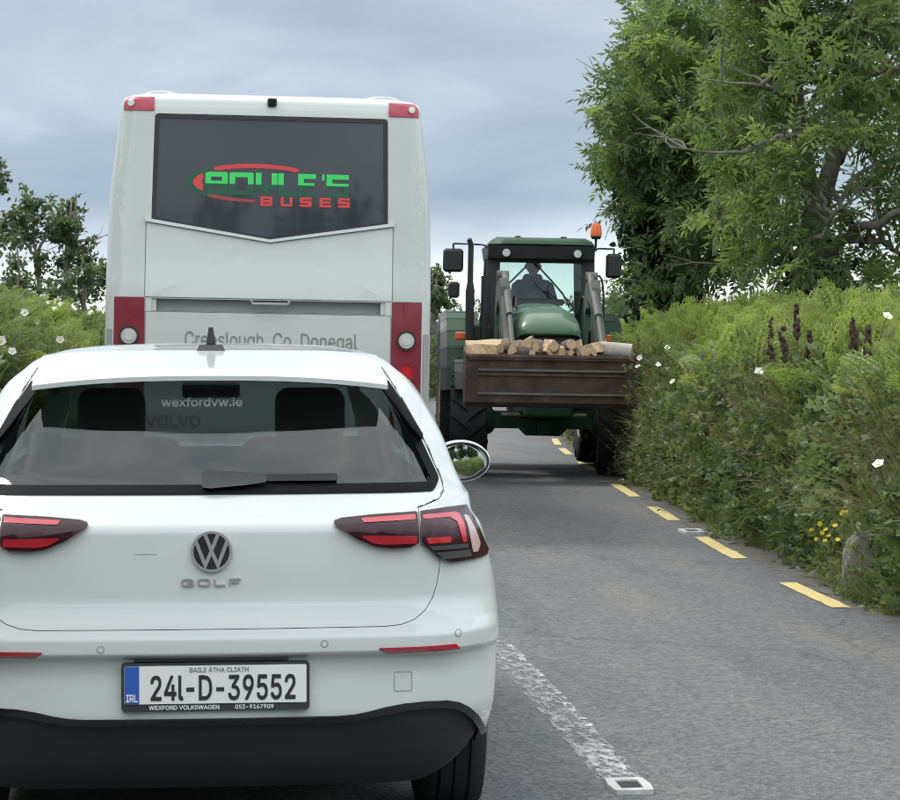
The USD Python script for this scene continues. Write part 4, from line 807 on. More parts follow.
part('beacon_lens', cat(lathe([(0, .0), (0, .066), (.03, .074), (.12, .062), (.155, .05), (.17, .0)], 24, 'z', (.745, 1.55, 2.875))), 'lamp_amber', be, 40)
part('beacon_base', cat(lathe([(-.035, 0), (-.035, .05), (0, .07), (0, 0)], 20, 'z', (.745, 1.55, 2.875))), 'tractor_black', be, 40)
ex = part('exhaust', tube(bezier([(-.50, 1.25, 1.25), (-.76, 1.25, 1.35), (-.82, 1.25, 1.7), (-.82, 1.25, 2.2), (-.82, 1.25, 2.72)], 16), [.045]*5 + [.055]*6 + [.035]*5, 14), 'tractor_black', tr, 40)
part('exhaust_tip', tube(bezier([(-.82, 1.25, 2.66), (-.825, 1.24, 2.74), (-.85, 1.22, 2.80)], 8), .032, 12), 'tractor_black', ex, 40)
part('air_intake', cat(cyl((-.64, 1.28, 1.5), (-.64, 1.28, 2.35), .045), bx(-.86, -.55, 1.28, 1.40, 1.30, 1.75, .03)), 'tractor_black', tr, 40)
st = part('steps', cat(*[bx(-.95, -.62, 1.5, 1.75, .55 + k * .28, .58 + k * .28) for k in range(3)], bx(-.95, -.92, 1.5, 1.75, .5, 1.35)), 'tractor_black', tr, False)
part('fuel_tank', bx(.45, .82, 1.0, 1.9, .62, 1.15, .08), 'tractor_black', tr, 30)
part('battery_box', cat(bx(.66, .88, 1.30, 1.42, 1.60, 1.72, .02), bx(.68, .84, 1.30, 1.4, 1.42, 1.58, .02)), 'tractor_black', tr, 30)
se = part('seat', cat(bx(-.22, .32, 2.25, 2.72, 1.62, 1.76, .05), bx(-.20, .30, 2.62, 2.74, 1.74, 2.30, .05), bx(-.1, .2, 2.35, 2.6, 1.32, 1.62)), 'seat_cloth', tr, 35)
part('arm_rest', bx(.32, .42, 2.15, 2.62, 1.88, 1.98, .03), 'seat_cloth', se, 35)
co = part('steering_column', cat(tube([(.05, 1.62, 1.32), (.05, 1.75, 1.80)], .05, 10)), 'tractor_black', tr, 35)
part('steering_wheel', xf(lathe([(-.014, .185), (0, .20), (.014, .185), (0, .17), (-.014, .185)], 32, 'z'), trimesh.transformations.translation_matrix((.05, 1.78, 1.84)) @ rot((1, 0, 0), 25)), 'tractor_black', co, 40)
part('dash_panel', bx(-.18, .28, 1.52, 1.66, 1.45, 1.78, .04), 'tractor_black', tr, 30)
# front loader
for s in (-1, 1):
    x = .06 + .54 * s
    part('loader_mast', hull(*[(x + dx, y, z) for dx in (-.05, .05) for y, z in ((.62, .95), (1.02, .95), (.78, 1.9), (.95, 1.98), (1.02, 1.90))]), 'tractor_dark_green', tr, 30)
    prof = Polygon([(1.02, 2.04), (.80, 2.26), (.45, 2.34), (.10, 2.24), (-.9, 1.60), (-1.42, 1.16), (-1.46, 1.02), (-1.34, .98), (-.75, 1.36), (.15, 1.98), (.50, 2.06), (.88, 1.86)])
    a = part('loader_arm', prism_x(prof, x - .045, x + .045), 'tractor_grey', tr, 30)
    part('lift_cylinder', cat(cyl((x + .0, .70, 1.15), (x, .25, 1.72), .05), cyl((x, .35, 1.6), (x, -.05, 1.96), .03)), 'tractor_black', a, 40)
    part('tilt_cylinder', cat(cyl((x - .03 * s, .42, 2.36), (x - .03 * s, -.70, 1.86), .045), cyl((x - .03 * s, -.65, 1.88), (x - .03 * s, -1.28, 1.50), .03), cyl((x - .08 * s, .42, 2.34), (x + .06 * s, .42, 2.34), .06)), 'tractor_grey', a, 40)
    part('knee_guard', cat(hull(*[(x + dx, y, z) for dx in (-.052, .052) for y, z in ((-.20, 1.40), (-.14, 1.40), (-.10, 2.20), (-.02, 2.30), (.06, 2.26))])), 'tractor_grey', a, 30)
    part('hose', tube(bezier([(x - .06 * s, .9, 1.4), (x - .12 * s, .6, 1.75), (x - .14 * s, .2, 2.1), (x - .12 * s, -.4, 1.95)], 12), .014, 6), 'rubber', a, 40)
part('loader_cross_tube', cyl((-.5, -.95, 1.45), (.62, -.95, 1.45), .06), 'tractor_grey', tr, 40)
# bucket
bx0, bx1 = -.985, .86
out = [(-2.06, 1.405), (-2.085, 1.405), (-1.93, .90), (-1.80, .84), (-1.50, .86), (-1.36, 1.02), (-1.37, 1.50), (-1.40, 1.50), (-1.39, 1.04), (-1.51, .885), (-1.79, .865), (-1.905, .91)]
bk = part('bucket', prism_x(Polygon(out), bx0, bx1), 'bucket_rust', tr, 30)
side = Polygon([(-2.075, 1.40), (-1.925, .90), (-1.80, .85), (-1.50, .87), (-1.37, 1.03), (-1.38, 1.49)])
for x in (bx0 - .02, bx1): part('bucket_side', prism_x(side, x, x + .02), 'bucket_rust', bk, False)
def onb(t): return -2.085 + (1.405 - t) * (.155 / .505), t
for z, hgt, dep in ((1.385, .035, .020), (1.255, .020, .016), (1.205, .022, .014), (.995, .022, .018)):
    y, _ = onb(z); q = .02 if z > 1.3 else .12
    part('bucket_rib', hull(*[(x, yy, zz) for x in (bx0 + q, bx1 - q) for yy, zz in ((y - dep, z - hgt / 2), (y - dep, z + hgt / 2), (y + .012, z - hgt / 2 - .01), (y + .004, z + hgt / 2 + .01))]), 'worn_steel' if z in (.995, 1.255) else 'bucket_rust', bk, False)
part('cutting_edge', bx(bx0 - .03, bx1 + .03, -2.11, -2.05, 1.395, 1.425), 'bucket_rust', bk, False)
for x in (-.48, .60): part('bucket_bracket', hull(*[(x + dx, y, z) for dx in (-.06, .06) for y, z in ((-1.37, 1.05), (-1.37, 1.45), (-1.26, 1.02), (-1.26, 1.15))]), 'tractor_grey', bk, False)
# firewood in the bucket: every piece a thing of its own
rng = np.random.default_rng(11)
def round_log(c, r, L, yaw, pitch, label, barkm='log_bark', name='log'):
    t = thing(name, label, 'log', TW(c), rz=TRZ + yaw, ry=pitch)
    ang = np.linspace(0, 2 * PI, 15)[:-1]; pr = r * (1 + .10 * rng.normal(size=14)).clip(.8, 1.2); pr = (pr + np.roll(pr, 1)) / 2
    def ring(x, k): return [(x, pr[i] * k * math.cos(a), pr[i] * k * math.sin(a)) for i, a in enumerate(ang)]
    V = np.array(ring(-L / 2, 1) + ring(-L / 6, 1.03) + ring(L / 6, 1.0) + ring(L / 2, .98)); F = []
    for i in range(3):
        for j in range(14):
            k = (j + 1) % 14; F += [(i*14+j, (i+1)*14+j, (i+1)*14+k), (i*14+j, (i+1)*14+k, i*14+k)]
    part('bark', _uvw((V, np.array(F)), lambda x, y, z: (x, y, z)), barkm, t, 40)
    for e in (-1, 1):
        P = np.array(ring(e * (L / 2 + .001), .97)); mid = P.mean(0) + [e * .002, 0, 0]
        VV = np.vstack([P, mid]); FF = [((i + 1) % 14, i, 14) if e < 0 else (i, (i + 1) % 14, 14) for i in range(14)]
        part('cut_end', (VV, np.array(FF)), 'cut_wood', t, False)
def split_log(c, r, L, yaw, roll, label, pitch=0, a=110):
    t = thing('split_log', label, 'log', TW(c), rz=TRZ + yaw, ry=pitch, rx=roll)
    an = np.radians(np.linspace(-a / 2, a / 2, 8)); o = r * .45
    arc = [(r * math.cos(q) - o, r * math.sin(q)) for q in an]
    sec = [(-o, 0)] + arc
    j = lambda: rng.normal(0, r * .05)
    rings = [[(x, y + j(), z + j()) for y, z in sec] for x in np.linspace(-L / 2, L / 2, 4)]; n = len(sec)
    V = np.array(sum(rings, [])); wood, bk_ = [], []
    for i in range(3):
        for k in range(n):
            k2 = (k + 1) % n; q = [(i*n+k, (i+1)*n+k, (i+1)*n+k2), (i*n+k, (i+1)*n+k2, i*n+k2)]
            (wood if k in (0, n - 1) else bk_).extend(q)
    for k in range(1, n - 1): wood += [(0, k + 1, k), (3*n, 3*n + k, 3*n + k + 1)]
    allF = np.array(wood + bk_); T = V[allF]; vol = np.einsum('ij,ij->i', T[:, 0] - V.mean(0), np.cross(T[:, 1] - V.mean(0), T[:, 2] - V.mean(0))).sum(); s = 1 if vol > 0 else -1
    part('split_face', (V, np.array(wood)[:, ::s]), 'cut_wood', t, False)
    part('bark', (V, np.array(bk_)[:, ::s]), 'log_bark', t, 40)
def lg(px, py, y): # tractor coordinates of a photo pixel at local depth y
    p = at(px, py, 28.2 + y); q = np.linalg.inv(TM) @ np.r_[p, 1]; return q[:3]
YB = -1.74
round_log(lg(555, 347, YB - .08), .052, .34, 82, 0, 'small round log end on, dark bark, right of the middle of the heap')
round_log(lg(568, 345.5, YB - .05), .060, .36, 96, 4, 'round log end on with clean tan cut face, standing highest right of the middle')
round_log(lg(527, 351, YB - .06), .062, .36, 3, 0, 'dark brown bark covered log lying crosswise in the middle front')
round_log(lg(511, 346, YB), .055, .32, 40, -8, 'brown log tilted among the left part of the heap')
round_log(lg(617, 350.5, YB), .088, .34, -14, 4, 'thick pale birch log at the right end of the bucket', 'pale_bark')
round_log(lg(586, 351, YB - .08), .066, .32, 82, 0, 'short log with cream cut face low at the front right')
round_log(lg(575, 352, YB - .05), .055, .33, 110, -5, 'reddish brown log between the clean cut log and the right end')
split_log(lg(485, 348.5, YB), .15, .42, 6, -38, 'large pale split log with broad cream face at the left end', 0, 120)
split_log(lg(526.5, 344.5, YB + .02), .13, .26, 80, 205, 'cream wedge shaped split log pointing up in the middle')
split_log(lg(538, 346.5, YB + .02), .10, .28, 65, 150, 'tan split log just right of the cream wedge')
split_log(lg(560, 350.5, YB - .12), .10, .30, 25, -50, 'split log with light face leaning at the front right of the middle')
split_log(lg(597, 347.5, YB), .13, .30, 50, -70, 'angular pale split log next to the birch log')
split_log(lg(513, 350, YB - .12), .09, .30, 85, 20, 'small cream split log at the left front of the heap')
split_log(lg(546, 350.5, YB - .1), .085, .28, 100, 170, 'narrow grey split log low in the middle of the heap')
split_log(lg(497, 350, YB + .05), .09, .32, 130, 20, 'brown split log behind the large cream one')
for px, py, r, yaw, roll, lb in ((505, 343.5, .06, 95, 30, 'small tan split piece on top of the left half of the heap'), (519, 347, .06, 70, 200, 'small pale split piece just left of the tallest cream wedge'), (549, 345, .06, 110, 170, 'small brown and cream piece on top right of the middle'), (579, 346, .065, 80, 20, 'small tan split piece against the clean cut log'),
        (606, 346.5, .06, 60, -30, 'small pale piece between the angular split log and the birch log'), (591, 352, .055, 95, 160, 'thin cream split piece at the front near the right end'), (533, 353, .05, 85, 40, 'thin split piece at the front below the cream wedge'), (569, 353, .05, 100, 10, 'thin split piece at the front right of the middle')):
    split_log(lg(px, py, YB + (.06 if py < 348 else -.14)), r * 1.35, .24, yaw, roll, lb)
for k, (x, z, y, yaw) in enumerate(((-.78, 1.19, -1.72, 3), (-.38, 1.20, -1.70, -4), (.02, 1.19, -1.70, 2), (.40, 1.20, -1.71, -2), (.72, 1.19, -1.70, 5), (-.72, 1.05, -1.66, 2), (-.30, 1.04, -1.65, -2), (.12, 1.05, -1.66, 1), (.54, 1.05, -1.66, -3))):
    round_log((x * .96 - .06, y, z), .098 if z > 1.1 else .085, .37, yaw, 0, 'log buried in the heap under the top layer of firewood', 'log_bark', 'buried_log')
for i in range(9): tag(stage.GetPrimAtPath('/World/buried_log' + (f'_{i:03d}' if i else '')), group='logs under the top layer')
# the driver: one continuous body, seated, hands on the wheel
def capsule(a, b, ra, rb):
    s = m3.Manifold.sphere(1, 16); return m3.Manifold.batch_hull([s.scale((ra,) * 3).translate(tuple(a)), s.scale((rb,) * 3).translate(tuple(b))])
def skin_(bones, edge=.018, it=12):
    m = m3.Manifold.batch_boolean([capsule(*b) for b in bones], m3.OpType.Add).refine_to_length(edge); v, f = VF(m)
    t = trimesh.Trimesh(v, f, process=True); trimesh.smoothing.filter_taubin(t, lamb=.5, nu=.53, iterations=it); return t
def PX(v): return np.array([v[0] + .0, v[1], v[2]])
ox = .035
hip, chest, neck = (ox, 2.50, 1.86), (ox, 2.46, 2.18), (ox, 2.44, 2.36)
cl = [(hip, (ox, 2.48, 2.02), .165, .165), ((ox, 2.48, 2.02), chest, .165, .17), ((ox - .10, 2.46, 2.25), (ox + .10, 2.46, 2.25), .11, .11), ((ox - .17, 2.46, 2.27), (ox + .17, 2.46, 2.27), .075, .075), (chest, neck, .14, .075)]
hands = []
for s in (-1, 1):
    sh, el, wr = (ox + s * .205, 2.45, 2.25), (ox + s * .275, 2.25, 2.02), (ox + s * .175, 1.98, 1.97)
    cl += [(sh, el, .068, .052), (el, wr, .052, .036)]
    hands.append((s, np.array(wr)))
legs = []
for s in (-1, 1):
    hp, kn, an, to = (ox + s * .10, 2.46, 1.82), (ox + s * .17, 2.02, 1.86), (ox + s * .16, 1.90, 1.42), (ox + s * .17, 1.70, 1.37)
    legs += [(hp, kn, .095, .068), (kn, an, .068, .05), (an, to, .05, .036)]
torso = [((ox, 2.44, 2.30), (ox, 2.42, 2.42), .058, .055), ((ox, 2.425, 2.50), (ox, 2.435, 2.545), .088, .088), ((ox, 2.40, 2.45), (ox, 2.395, 2.47), .055, .062), ((ox, 2.335, 2.505), (ox, 2.325, 2.49), .012, .016)]
torso += [((ox + s * .088, 2.44, 2.49), (ox + s * .092, 2.45, 2.52), .014, .018) for s in (-1, 1)]
for s, w in hands:
    k = np.array([-.02 * s, -.07, .0])
    torso += [(w, w + k, .030, .030)]
    for i, L in enumerate((.052, .060, .056, .044)):
        b = w + k + np.array([0, -.015, .024 - .016 * i]); m_ = b + np.array([-.030 * s, -.028, 0]) * L / .055; e = m_ + np.array([-.020 * s, .022, -.004]) * L / .055
        torso += [(b, m_, .0095, .0085), (m_, e, .0085, .007)]
    torso += [(w + k * .4 + np.array([-.012 * s, 0, .02]), w + k * .9 + np.array([-.040 * s, .0, .038]), .012, .009)]
    torso += [(w, w + np.array([.04 * s, .12, .02]), .028, .034)]
per = thing('person', 'tractor driver in a grey hooded top sitting behind the wheel inside the cab', 'person', TP, rz=TRZ, ry=TRY)
part('body', skin_(torso + [((ox, 2.46, 1.9), (ox, 2.45, 2.3), .09, .08), ((ox, 2.47, 1.86), (ox + .12, 2.1, 1.86), .08, .05), ((ox, 2.47, 1.86), (ox - .12, 2.1, 1.86), .08, .05)] + [((ox + s * .2, 2.45, 2.25), (ox + s * .27, 2.25, 2.03), .045, .035) for s in (-1, 1)] + [((ox + s * .27, 2.25, 2.03), (ox + s * .175, 1.99, 1.97), .035, .03) for s in (-1, 1)] + [((ox - .2, 2.45, 2.25), (ox + .2, 2.45, 2.25), .045, .045)], .014, 6), 'skin', per, True)
tp = part('hooded_top', skin_(cl), 'hoodie', per, True)
part('chest_print', on(affinity.translate(unary_union([sbox(-.09, 2.07, .09, 2.10), sbox(-.07, 2.12, .08, 2.145), sbox(-.05, 2.03, .06, 2.05)]), ox, 0), 0, .004, lambda u, v, w: (u, 2.295 - w + (u - ox) ** 2 * 2.0, v), .03), 'letter_grey', tp, False)
part('hood', skin_([((ox - .07, 2.50, 2.36), (ox + .07, 2.50, 2.36), .06, .06), ((ox, 2.55, 2.33), (ox, 2.52, 2.28), .07, .07)]), 'hoodie', per, True)
part('trousers', skin_(legs), 'trousers', per, True)
part('hair', skin_([((ox, 2.445, 2.545), (ox, 2.47, 2.53), .094, .088), ((ox, 2.49, 2.48), (ox, 2.48, 2.52), .068, .075)]), 'hair', per, True)
for s in (-1, 1): part('eye', ball((ox + .032 * s, 2.345, 2.515), .012, 1), 'letter_black', per, True)
part('mouth', ball((ox, 2.337, 2.455), (.022, .006, .006), 1), 'trousers', per, True)
# ---------------------------------------------------------------- leaves
def leaf6(L, w, fold=.18, droop=.12):
    "one leaf along +x: a folded blade of six triangles"
    v = np.array([[0, 0, 0], [.30*L, .46*w, fold*w], [.30*L, -.46*w, fold*w], [.68*L, .36*w, fold*w*.7 - droop*L*.5], [.68*L, -.36*w, fold*w*.7 - droop*L*.5], [L, 0, -droop*L], [.5*L, 0, -droop*L*.25]])
    return v, np.array([[0, 6, 1], [0, 2, 6], [1, 6, 3], [2, 4, 6], [3, 6, 5], [4, 5, 6]])
def leaf2(L, w, droop=.1):
    v = np.array([[0, 0, 0], [.42*L, .5*w, .1*w], [.42*L, -.5*w, .1*w], [L, 0, -droop*L]]); return v, np.array([[0, 2, 3], [0, 3, 1]])
def Rz(d): return rot((0, 0, 1), d)
def aim(m, pos, yaw, pitch, roll=0): return xf(m, trimesh.transformations.translation_matrix(pos) @ Rz(yaw) @ rot((0, 1, 0), -pitch) @ rot((1, 0, 0), roll))
def ribbon(p, q, w):
    p, q = np.array(p, float), np.array(q, float); s = np.cross(q - p, [.3, .2, 1]); s *= w / (np.linalg.norm(s) + 1e-9)
    return np.array([p - s, p + s, q + s * .5, q - s * .5]), np.array([[0, 1, 2], [0, 2, 3]])
def compound(rng, n=4, LL=.09, lw=.032, length=.26):
    "an ash leaf: pairs of leaflets along a drooping stalk"
    out = [ribbon((0, 0, 0), (length, 0, -.06), .003)]
    for i in range(n):
        x = length * (.28 + .62 * i / (n - .5)); z = -.06 * (x / length) ** 1.5
        for s in (-1, 1): out.append(aim(leaf2(LL * rng.uniform(.8, 1.1), lw), (x, 0, z), s * rng.uniform(50, 70), rng.uniform(-35, 5), rng.uniform(-25, 25)))
    out.append(aim(leaf2(LL * 1.05, lw), (length, 0, -.06), rng.uniform(-15, 15), -25)); return cat(*out)
def ash_spray(seed, n=6):
    rng = np.random.default_rng(seed); o = [ribbon((-.25, 0, 0), (.12, 0, .02), .006)]
    for i in range(n): o.append(aim(compound(rng, 4, rng.uniform(.085, .115), .036, rng.uniform(.2, .29)), (-.18 + .06 * i, 0, .01), rng.uniform(0, 360) if i < n - 1 else 0, rng.uniform(-30, 35), rng.uniform(-30, 30)))
    return cat(*o)
def round_spray(seed, n=16, L=.055, w=.042, spread=.2):
    "a twig with broad leaves"
    rng = np.random.default_rng(seed); o = [ribbon((-spread, 0, 0), (spread * .6, 0, .03), .003)]
    for i in range(n):
        o.append(aim(leaf6(L * rng.uniform(.7, 1.25), w * rng.uniform(.8, 1.2)), (rng.uniform(-spread, spread * .7), rng.normal(0, spread * .18), rng.normal(0, spread * .18)), rng.uniform(0, 360), rng.uniform(-40, 50), rng.uniform(-50, 50)))
    return cat(*o)
def bramble_spray(seed, n=6):
    "an arching cane with leaves of three"
    rng = np.random.default_rng(seed); o = []; P = [np.array([-.20 + .40 * t, .05 * math.sin(3 * t), .10 * t - .20 * t * t]) for t in np.linspace(0, 1, 6)]
    for a, b in zip(P, P[1:]): o.append(ribbon(a, b, .003))
    for i in range(n):
        t = rng.uniform(0, 1); p = P[min(5, int(t * 5.99))]; yaw = rng.uniform(0, 360); pit = rng.uniform(-15, 55)
        d = np.array([math.cos(math.radians(yaw)), math.sin(math.radians(yaw)), math.tan(math.radians(pit)) * .6]) * .05; o.append(ribbon(p, p + d, .002))
        for dy, k in ((0, 1.0), (68, .8), (-68, .8)): o.append(aim(leaf6(.062 * k * rng.uniform(.8, 1.2), .045 * k), p + d, yaw + dy, pit * .5 + rng.uniform(-25, 15), rng.uniform(-25, 25)))
    return cat(*o)
def fern_frond(seed, L=.55):
    "a bracken frond: a triangular, arching blade of toothed side leaflets"
    rng = np.random.default_rng(seed); V, F = [], []; o = []
    N = 13
    def axis(t): return np.array([L * t * (1 - .12 * t), 0, L * (.42 * t - .55 * t * t)])
    for i in range(N): o.append(ribbon(axis(i / N), axis((i + 1) / N), .004 * (1 - .6 * i / N)))
    for i in range(1, N):
        t = i / N; p = axis(t); ln = L * .46 * (1 - t) ** .8 + .025
        for s in (-1, 1):
            k = max(2, int(ln / .045)); yaw = s * rng.uniform(62, 74); pit = rng.uniform(-26, -4)
            d = np.array([math.cos(math.radians(yaw)), math.sin(math.radians(yaw)), math.sin(math.radians(pit))])
            for j in range(k):
                q = p + d * ln * (j + .3) / k; ll = .060 * (1 - .55 * j / k) * (.6 + .8 * ln / (L * .5))
                for s2 in (-1, 1): o.append(aim(leaf2(ll, ll * .42), q, yaw + s2 * 50, pit))
            o.append(aim(leaf2(ln, .016), p, yaw, pit))
    return cat(*o)
def grass_tuft(seed, n=16, h=.38, w=.006, lean=.5):
    rng = np.random.default_rng(seed); V, F = [], []
    for i in range(n):
        a = rng.uniform(0, 2 * PI); l = rng.uniform(.1, lean); hh = h * rng.uniform(.5, 1.1); b = np.array([rng.normal(0, .04), rng.normal(0, .04), 0]); d = np.array([math.cos(a), math.sin(a), 0]); s = np.array([-d[1], d[0], 0]) * w; k = len(V)
        for t in (0, .4, .75, 1.0): c = b + d * hh * l * t ** 1.8 + np.array([0, 0, hh * t * (1 - .30 * l * t)]); V += [c - s * (1 - t * .9), c + s * (1 - t * .9)]
        for j in range(3): F += [(k + 2*j, k + 2*j + 1, k + 2*j + 3), (k + 2*j, k + 2*j + 3, k + 2*j + 2)]
    return np.array(V), np.array(F)
def axis_x(m): return xf(m, rot((0, 1, 0), 90))     # grows along +x instead of +z

# ---------------------------------------------------------------- hedge banks
def outward(rng, n, base, spread):
    d = base + rng.normal(0, spread, (n, 3)); return d / np.linalg.norm(d, axis=1, keepdims=True)
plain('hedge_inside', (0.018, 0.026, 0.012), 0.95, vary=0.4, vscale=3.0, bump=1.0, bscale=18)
HPROF = np.array([(0.0, -.10), (-.05, .25), (-.02, .70), (.04, 1.10), (.16, 1.36), (.55, 1.48), (1.5, 1.52), (2.3, 1.40), (2.8, .9), (3.0, -.1)])   # depth behind the base line, height
hs_ = np.r_[0, np.cumsum(np.linalg.norm(np.diff(HPROF, axis=0), axis=1))]
def hedge_point(side, y, u, seed):
    "u 0..1 along the cross-section; returns points and outward normals"
    s = np.asarray(u) * hs_[-1]; d = np.interp(s, hs_, HPROF[:, 0]); h = np.interp(s, hs_, HPROF[:, 1])
    base = XR(y) + .47 if side > 0 else XL(y) - .55
    P = np.stack([np.full_like(d, 0) + y, d, h], -1); n = meshkit.fbm(np.stack([P[..., 0] * 1.1, d * 1.2 + 9 * side, h * 1.3], -1), 3, seed) - .5
    n2 = meshkit.fbm(np.stack([P[..., 0] * .33, d * .3, h * .1 + side], -1), 2, seed + 5) - .5
    bulge = np.clip(h / .5, 0, 1) * (n * .42) ; x = base + side * d - side * bulge
    hgt = (.97 - .08 * np.clip((23 - np.asarray(y)) / 5, 0, 3.0)) if side > 0 else 1.13
    z = GZ(y) + h * hgt + np.where(h > 1.0, (n * .5 + n2 * .45) * (.7 if side > 0 else 1), 0)
    dd = np.interp(np.minimum(s + .05, hs_[-1]), hs_, HPROF[:, 0]) - d; hh = np.interp(np.minimum(s + .05, hs_[-1]), hs_, HPROF[:, 1]) - h
    N = np.stack([-side * hh, np.zeros_like(hh), dd], -1); N /= np.linalg.norm(N, axis=-1, keepdims=True) + 1e-9
    return np.stack([x, np.broadcast_to(y, x.shape), z], -1), N, h
def hedge(side, y0, y1, label, spec, seed, dens):
    rng = np.random.default_rng(seed); t = thing('hedge', label, 'hedge')
    ys = np.arange(y0, y1, .22); us = np.linspace(0, 1, 34); Y, U = np.meshgrid(ys, us, indexing='ij')
    P, _, _ = hedge_point(side, Y, U, seed); n = len(us); V = P.reshape(-1, 3); V[:, :2] += rng.normal(0, .02, (len(V), 2)); idx = np.arange(len(V)).reshape(len(ys), n)
    q = np.stack([idx[:-1, :-1], idx[:-1, 1:], idx[1:, 1:], idx[1:, :-1]], -1).reshape(-1, 4); q = q[:, ::-1] if side > 0 else q
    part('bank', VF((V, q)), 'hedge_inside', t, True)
    for name, protos, per, ulo, uhi, sc, up, spread, off, want in spec:
        cand = []
        yy = y0
        tot = int((y1 - y0) * per * (uhi - ulo) * hs_[-1])
        y = rng.uniform(y0, y1, tot); keep = rng.random(tot) < dens(y); y = y[keep]; u = rng.uniform(ulo, uhi, len(y))
        p, nn, h = hedge_point(side, y, u, seed)
        cl = meshkit.fbm(np.stack([y * .8, h * 1.1 + 31 * len(name), u * 3], 1), 3, seed + len(name) * 7)
        m = rng.random(len(y)) < want(y, h, cl); p, nn, y = p[m], nn[m], y[m]
        dirs = nn * .8 + np.array([0, 0, up]) + rng.normal(0, spread, p.shape); dirs /= np.linalg.norm(dirs, axis=1, keepdims=True)
        pos = p + nn * rng.uniform(off[0], off[1], (len(p), 1))
        instancer(numbered(t, name), protos, pos, quats(dirs, rng.uniform(-.9, .9, len(p)) if 'fern' in name or 'grass' in name else rng.uniform(-PI, PI, len(p))), rng.uniform(sc[0], sc[1], len(p)), rng.integers(0, len(protos), len(p)))
    return t
BR = [(bramble_spray(s), 'bramble_leaf') for s in range(4)]; BRP = [(bramble_spray(s + 20), 'bramble_pale') for s in range(3)]
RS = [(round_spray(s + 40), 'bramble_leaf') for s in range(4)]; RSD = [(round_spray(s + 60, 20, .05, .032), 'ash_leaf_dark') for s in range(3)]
FE = [(fern_frond(s + 80), 'fern_leaf') for s in range(4)]
GT = [(axis_x(grass_tuft(s + 100)), 'grass_blade') for s in range(4)]; GD = [(axis_x(grass_tuft(s + 110, 12, .5, .004, .7)), 'dry_grass') for s in range(3)]
ss = lambda a, b, x: np.clip((x - a) / (b - a), 0, 1) ** 2 * (3 - 2 * np.clip((x - a) / (b - a), 0, 1))
def stem_spray(seed):
    g = np.random.default_rng(seed); o = []
    for k in range(4):
        a = g.uniform(0, 2 * PI); b = np.array([0, .06 * math.cos(a), .06 * math.sin(a)]); e = b * 3.5 + [g.uniform(.35, .6), 0, 0]; m_ = (b + e) / 2 + g.normal(0, .02, 3); o += [tube([b, m_, e], [.0035, .003, .0015], 3, False)]
        for j in range(5): o.append(aim(leaf2(.045, .016), b + (e - b) * g.uniform(.3, 1), g.uniform(-80, 80), g.uniform(-60, 60)))
    return cat(*o)
ST = [(stem_spray(s + 150), 'dry_grass') for s in range(3)]
spec_r = [
    ('bramble_leaves', BR, 150, .0, .62, (.75, 1.25), .25, .45, (-.02, .12), lambda y, h, c: .10 + 1.0 * ss(.40, .58, c)),
    ('pale_leaves', BRP, 60, .0, .6, (.75, 1.2), .3, .45, (.0, .13), lambda y, h, c: 1.1 * ss(.46, .68, c) * (1 - ss(24, 28, y) * .4)),
    ('shrub_leaves', RS, 140, .0, .62, (.7, 1.3), .2, .55, (-.03, .12), lambda y, h, c: .12 + .95 * ss(.42, .58, c)),
    ('top_leaves', BRP, 46, .24, .75, (.8, 1.3), .5, .5, (.0, .14), lambda y, h, c: np.clip(ss(1.0, 1.3, h) * (.4 + c), 0, 1)),
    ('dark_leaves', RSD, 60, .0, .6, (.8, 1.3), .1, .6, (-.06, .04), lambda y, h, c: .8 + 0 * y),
    ('grass', GT, 60, .0, .42, (.6, 1.05), .9, .35, (-.02, .03), lambda y, h, c: np.clip(.10 + .70 * ss(20, 24, y) + .6 * ss(.35, .0, h) + .8 * ss(.55, .7, c), 0, 1)),
    ('dry_grass', GD, 44, .0, .42, (.6, 1.1), .55, .45, (-.02, .06), lambda y, h, c: np.clip(.03 + .6 * ss(20, 25, y) + .4 * ss(.58, .7, c), 0, 1) * np.where(h > 1.05, .3, 1)),
    ('stems', ST, 10, .0, .5, (.6, 1.2), 1.4, .35, (-.02, .06), lambda y, h, c: np.clip(.25 + .6 * ss(.5, .7, c), 0, 1)),
    ('fern_fronds', FE, 52, .25, .86, (.55, 1.05), .75, .42, (-.05, .12), lambda y, h, c: np.clip(ss(1.12, 1.42, h) * (.75 + .4 * c), 0, 1)),
]
dn = lambda y: np.where(y < 7.5, .22, np.where(y < 21, 1.0, np.where(y < 33, .75, .30)))
hedge(1, -26.0, 74, 'tall overgrown roadside hedge right of the yellow edge dashes, ferns along its top', spec_r, 301, dn)
spec_l = [
    ('bramble_leaves', BRP, 75, .0, .62, (.9, 1.5), .3, .45, (-.02, .12), lambda y, h, c: .4 + .6 * ss(.40, .60, c)),
    ('shrub_leaves', RS, 75, .0, .66, (.9, 1.5), .3, .55, (-.03, .12), lambda y, h, c: .5 + .5 * ss(.42, .60, c)),
    ('fern_fronds', FE, 12, .2, .8, (.7, 1.2), .8, .45, (-.05, .12), lambda y, h, c: np.clip(ss(.7, 1.3, h) * ss(.42, .6, c) * 1.2, 0, 1)),
    ('grass', GT, 30, .0, .6, (.7, 1.3), .9, .35, (-.02, .08), lambda y, h, c: .25 + .4 * ss(.5, .65, c)),
]
hedge(-1, -12.0, 74, 'pale green hedge left of the road behind the white hatchback and the coach', spec_l, 411, lambda y: np.where(y < 17, .25, np.where(y < 36, 1.0, .35)))

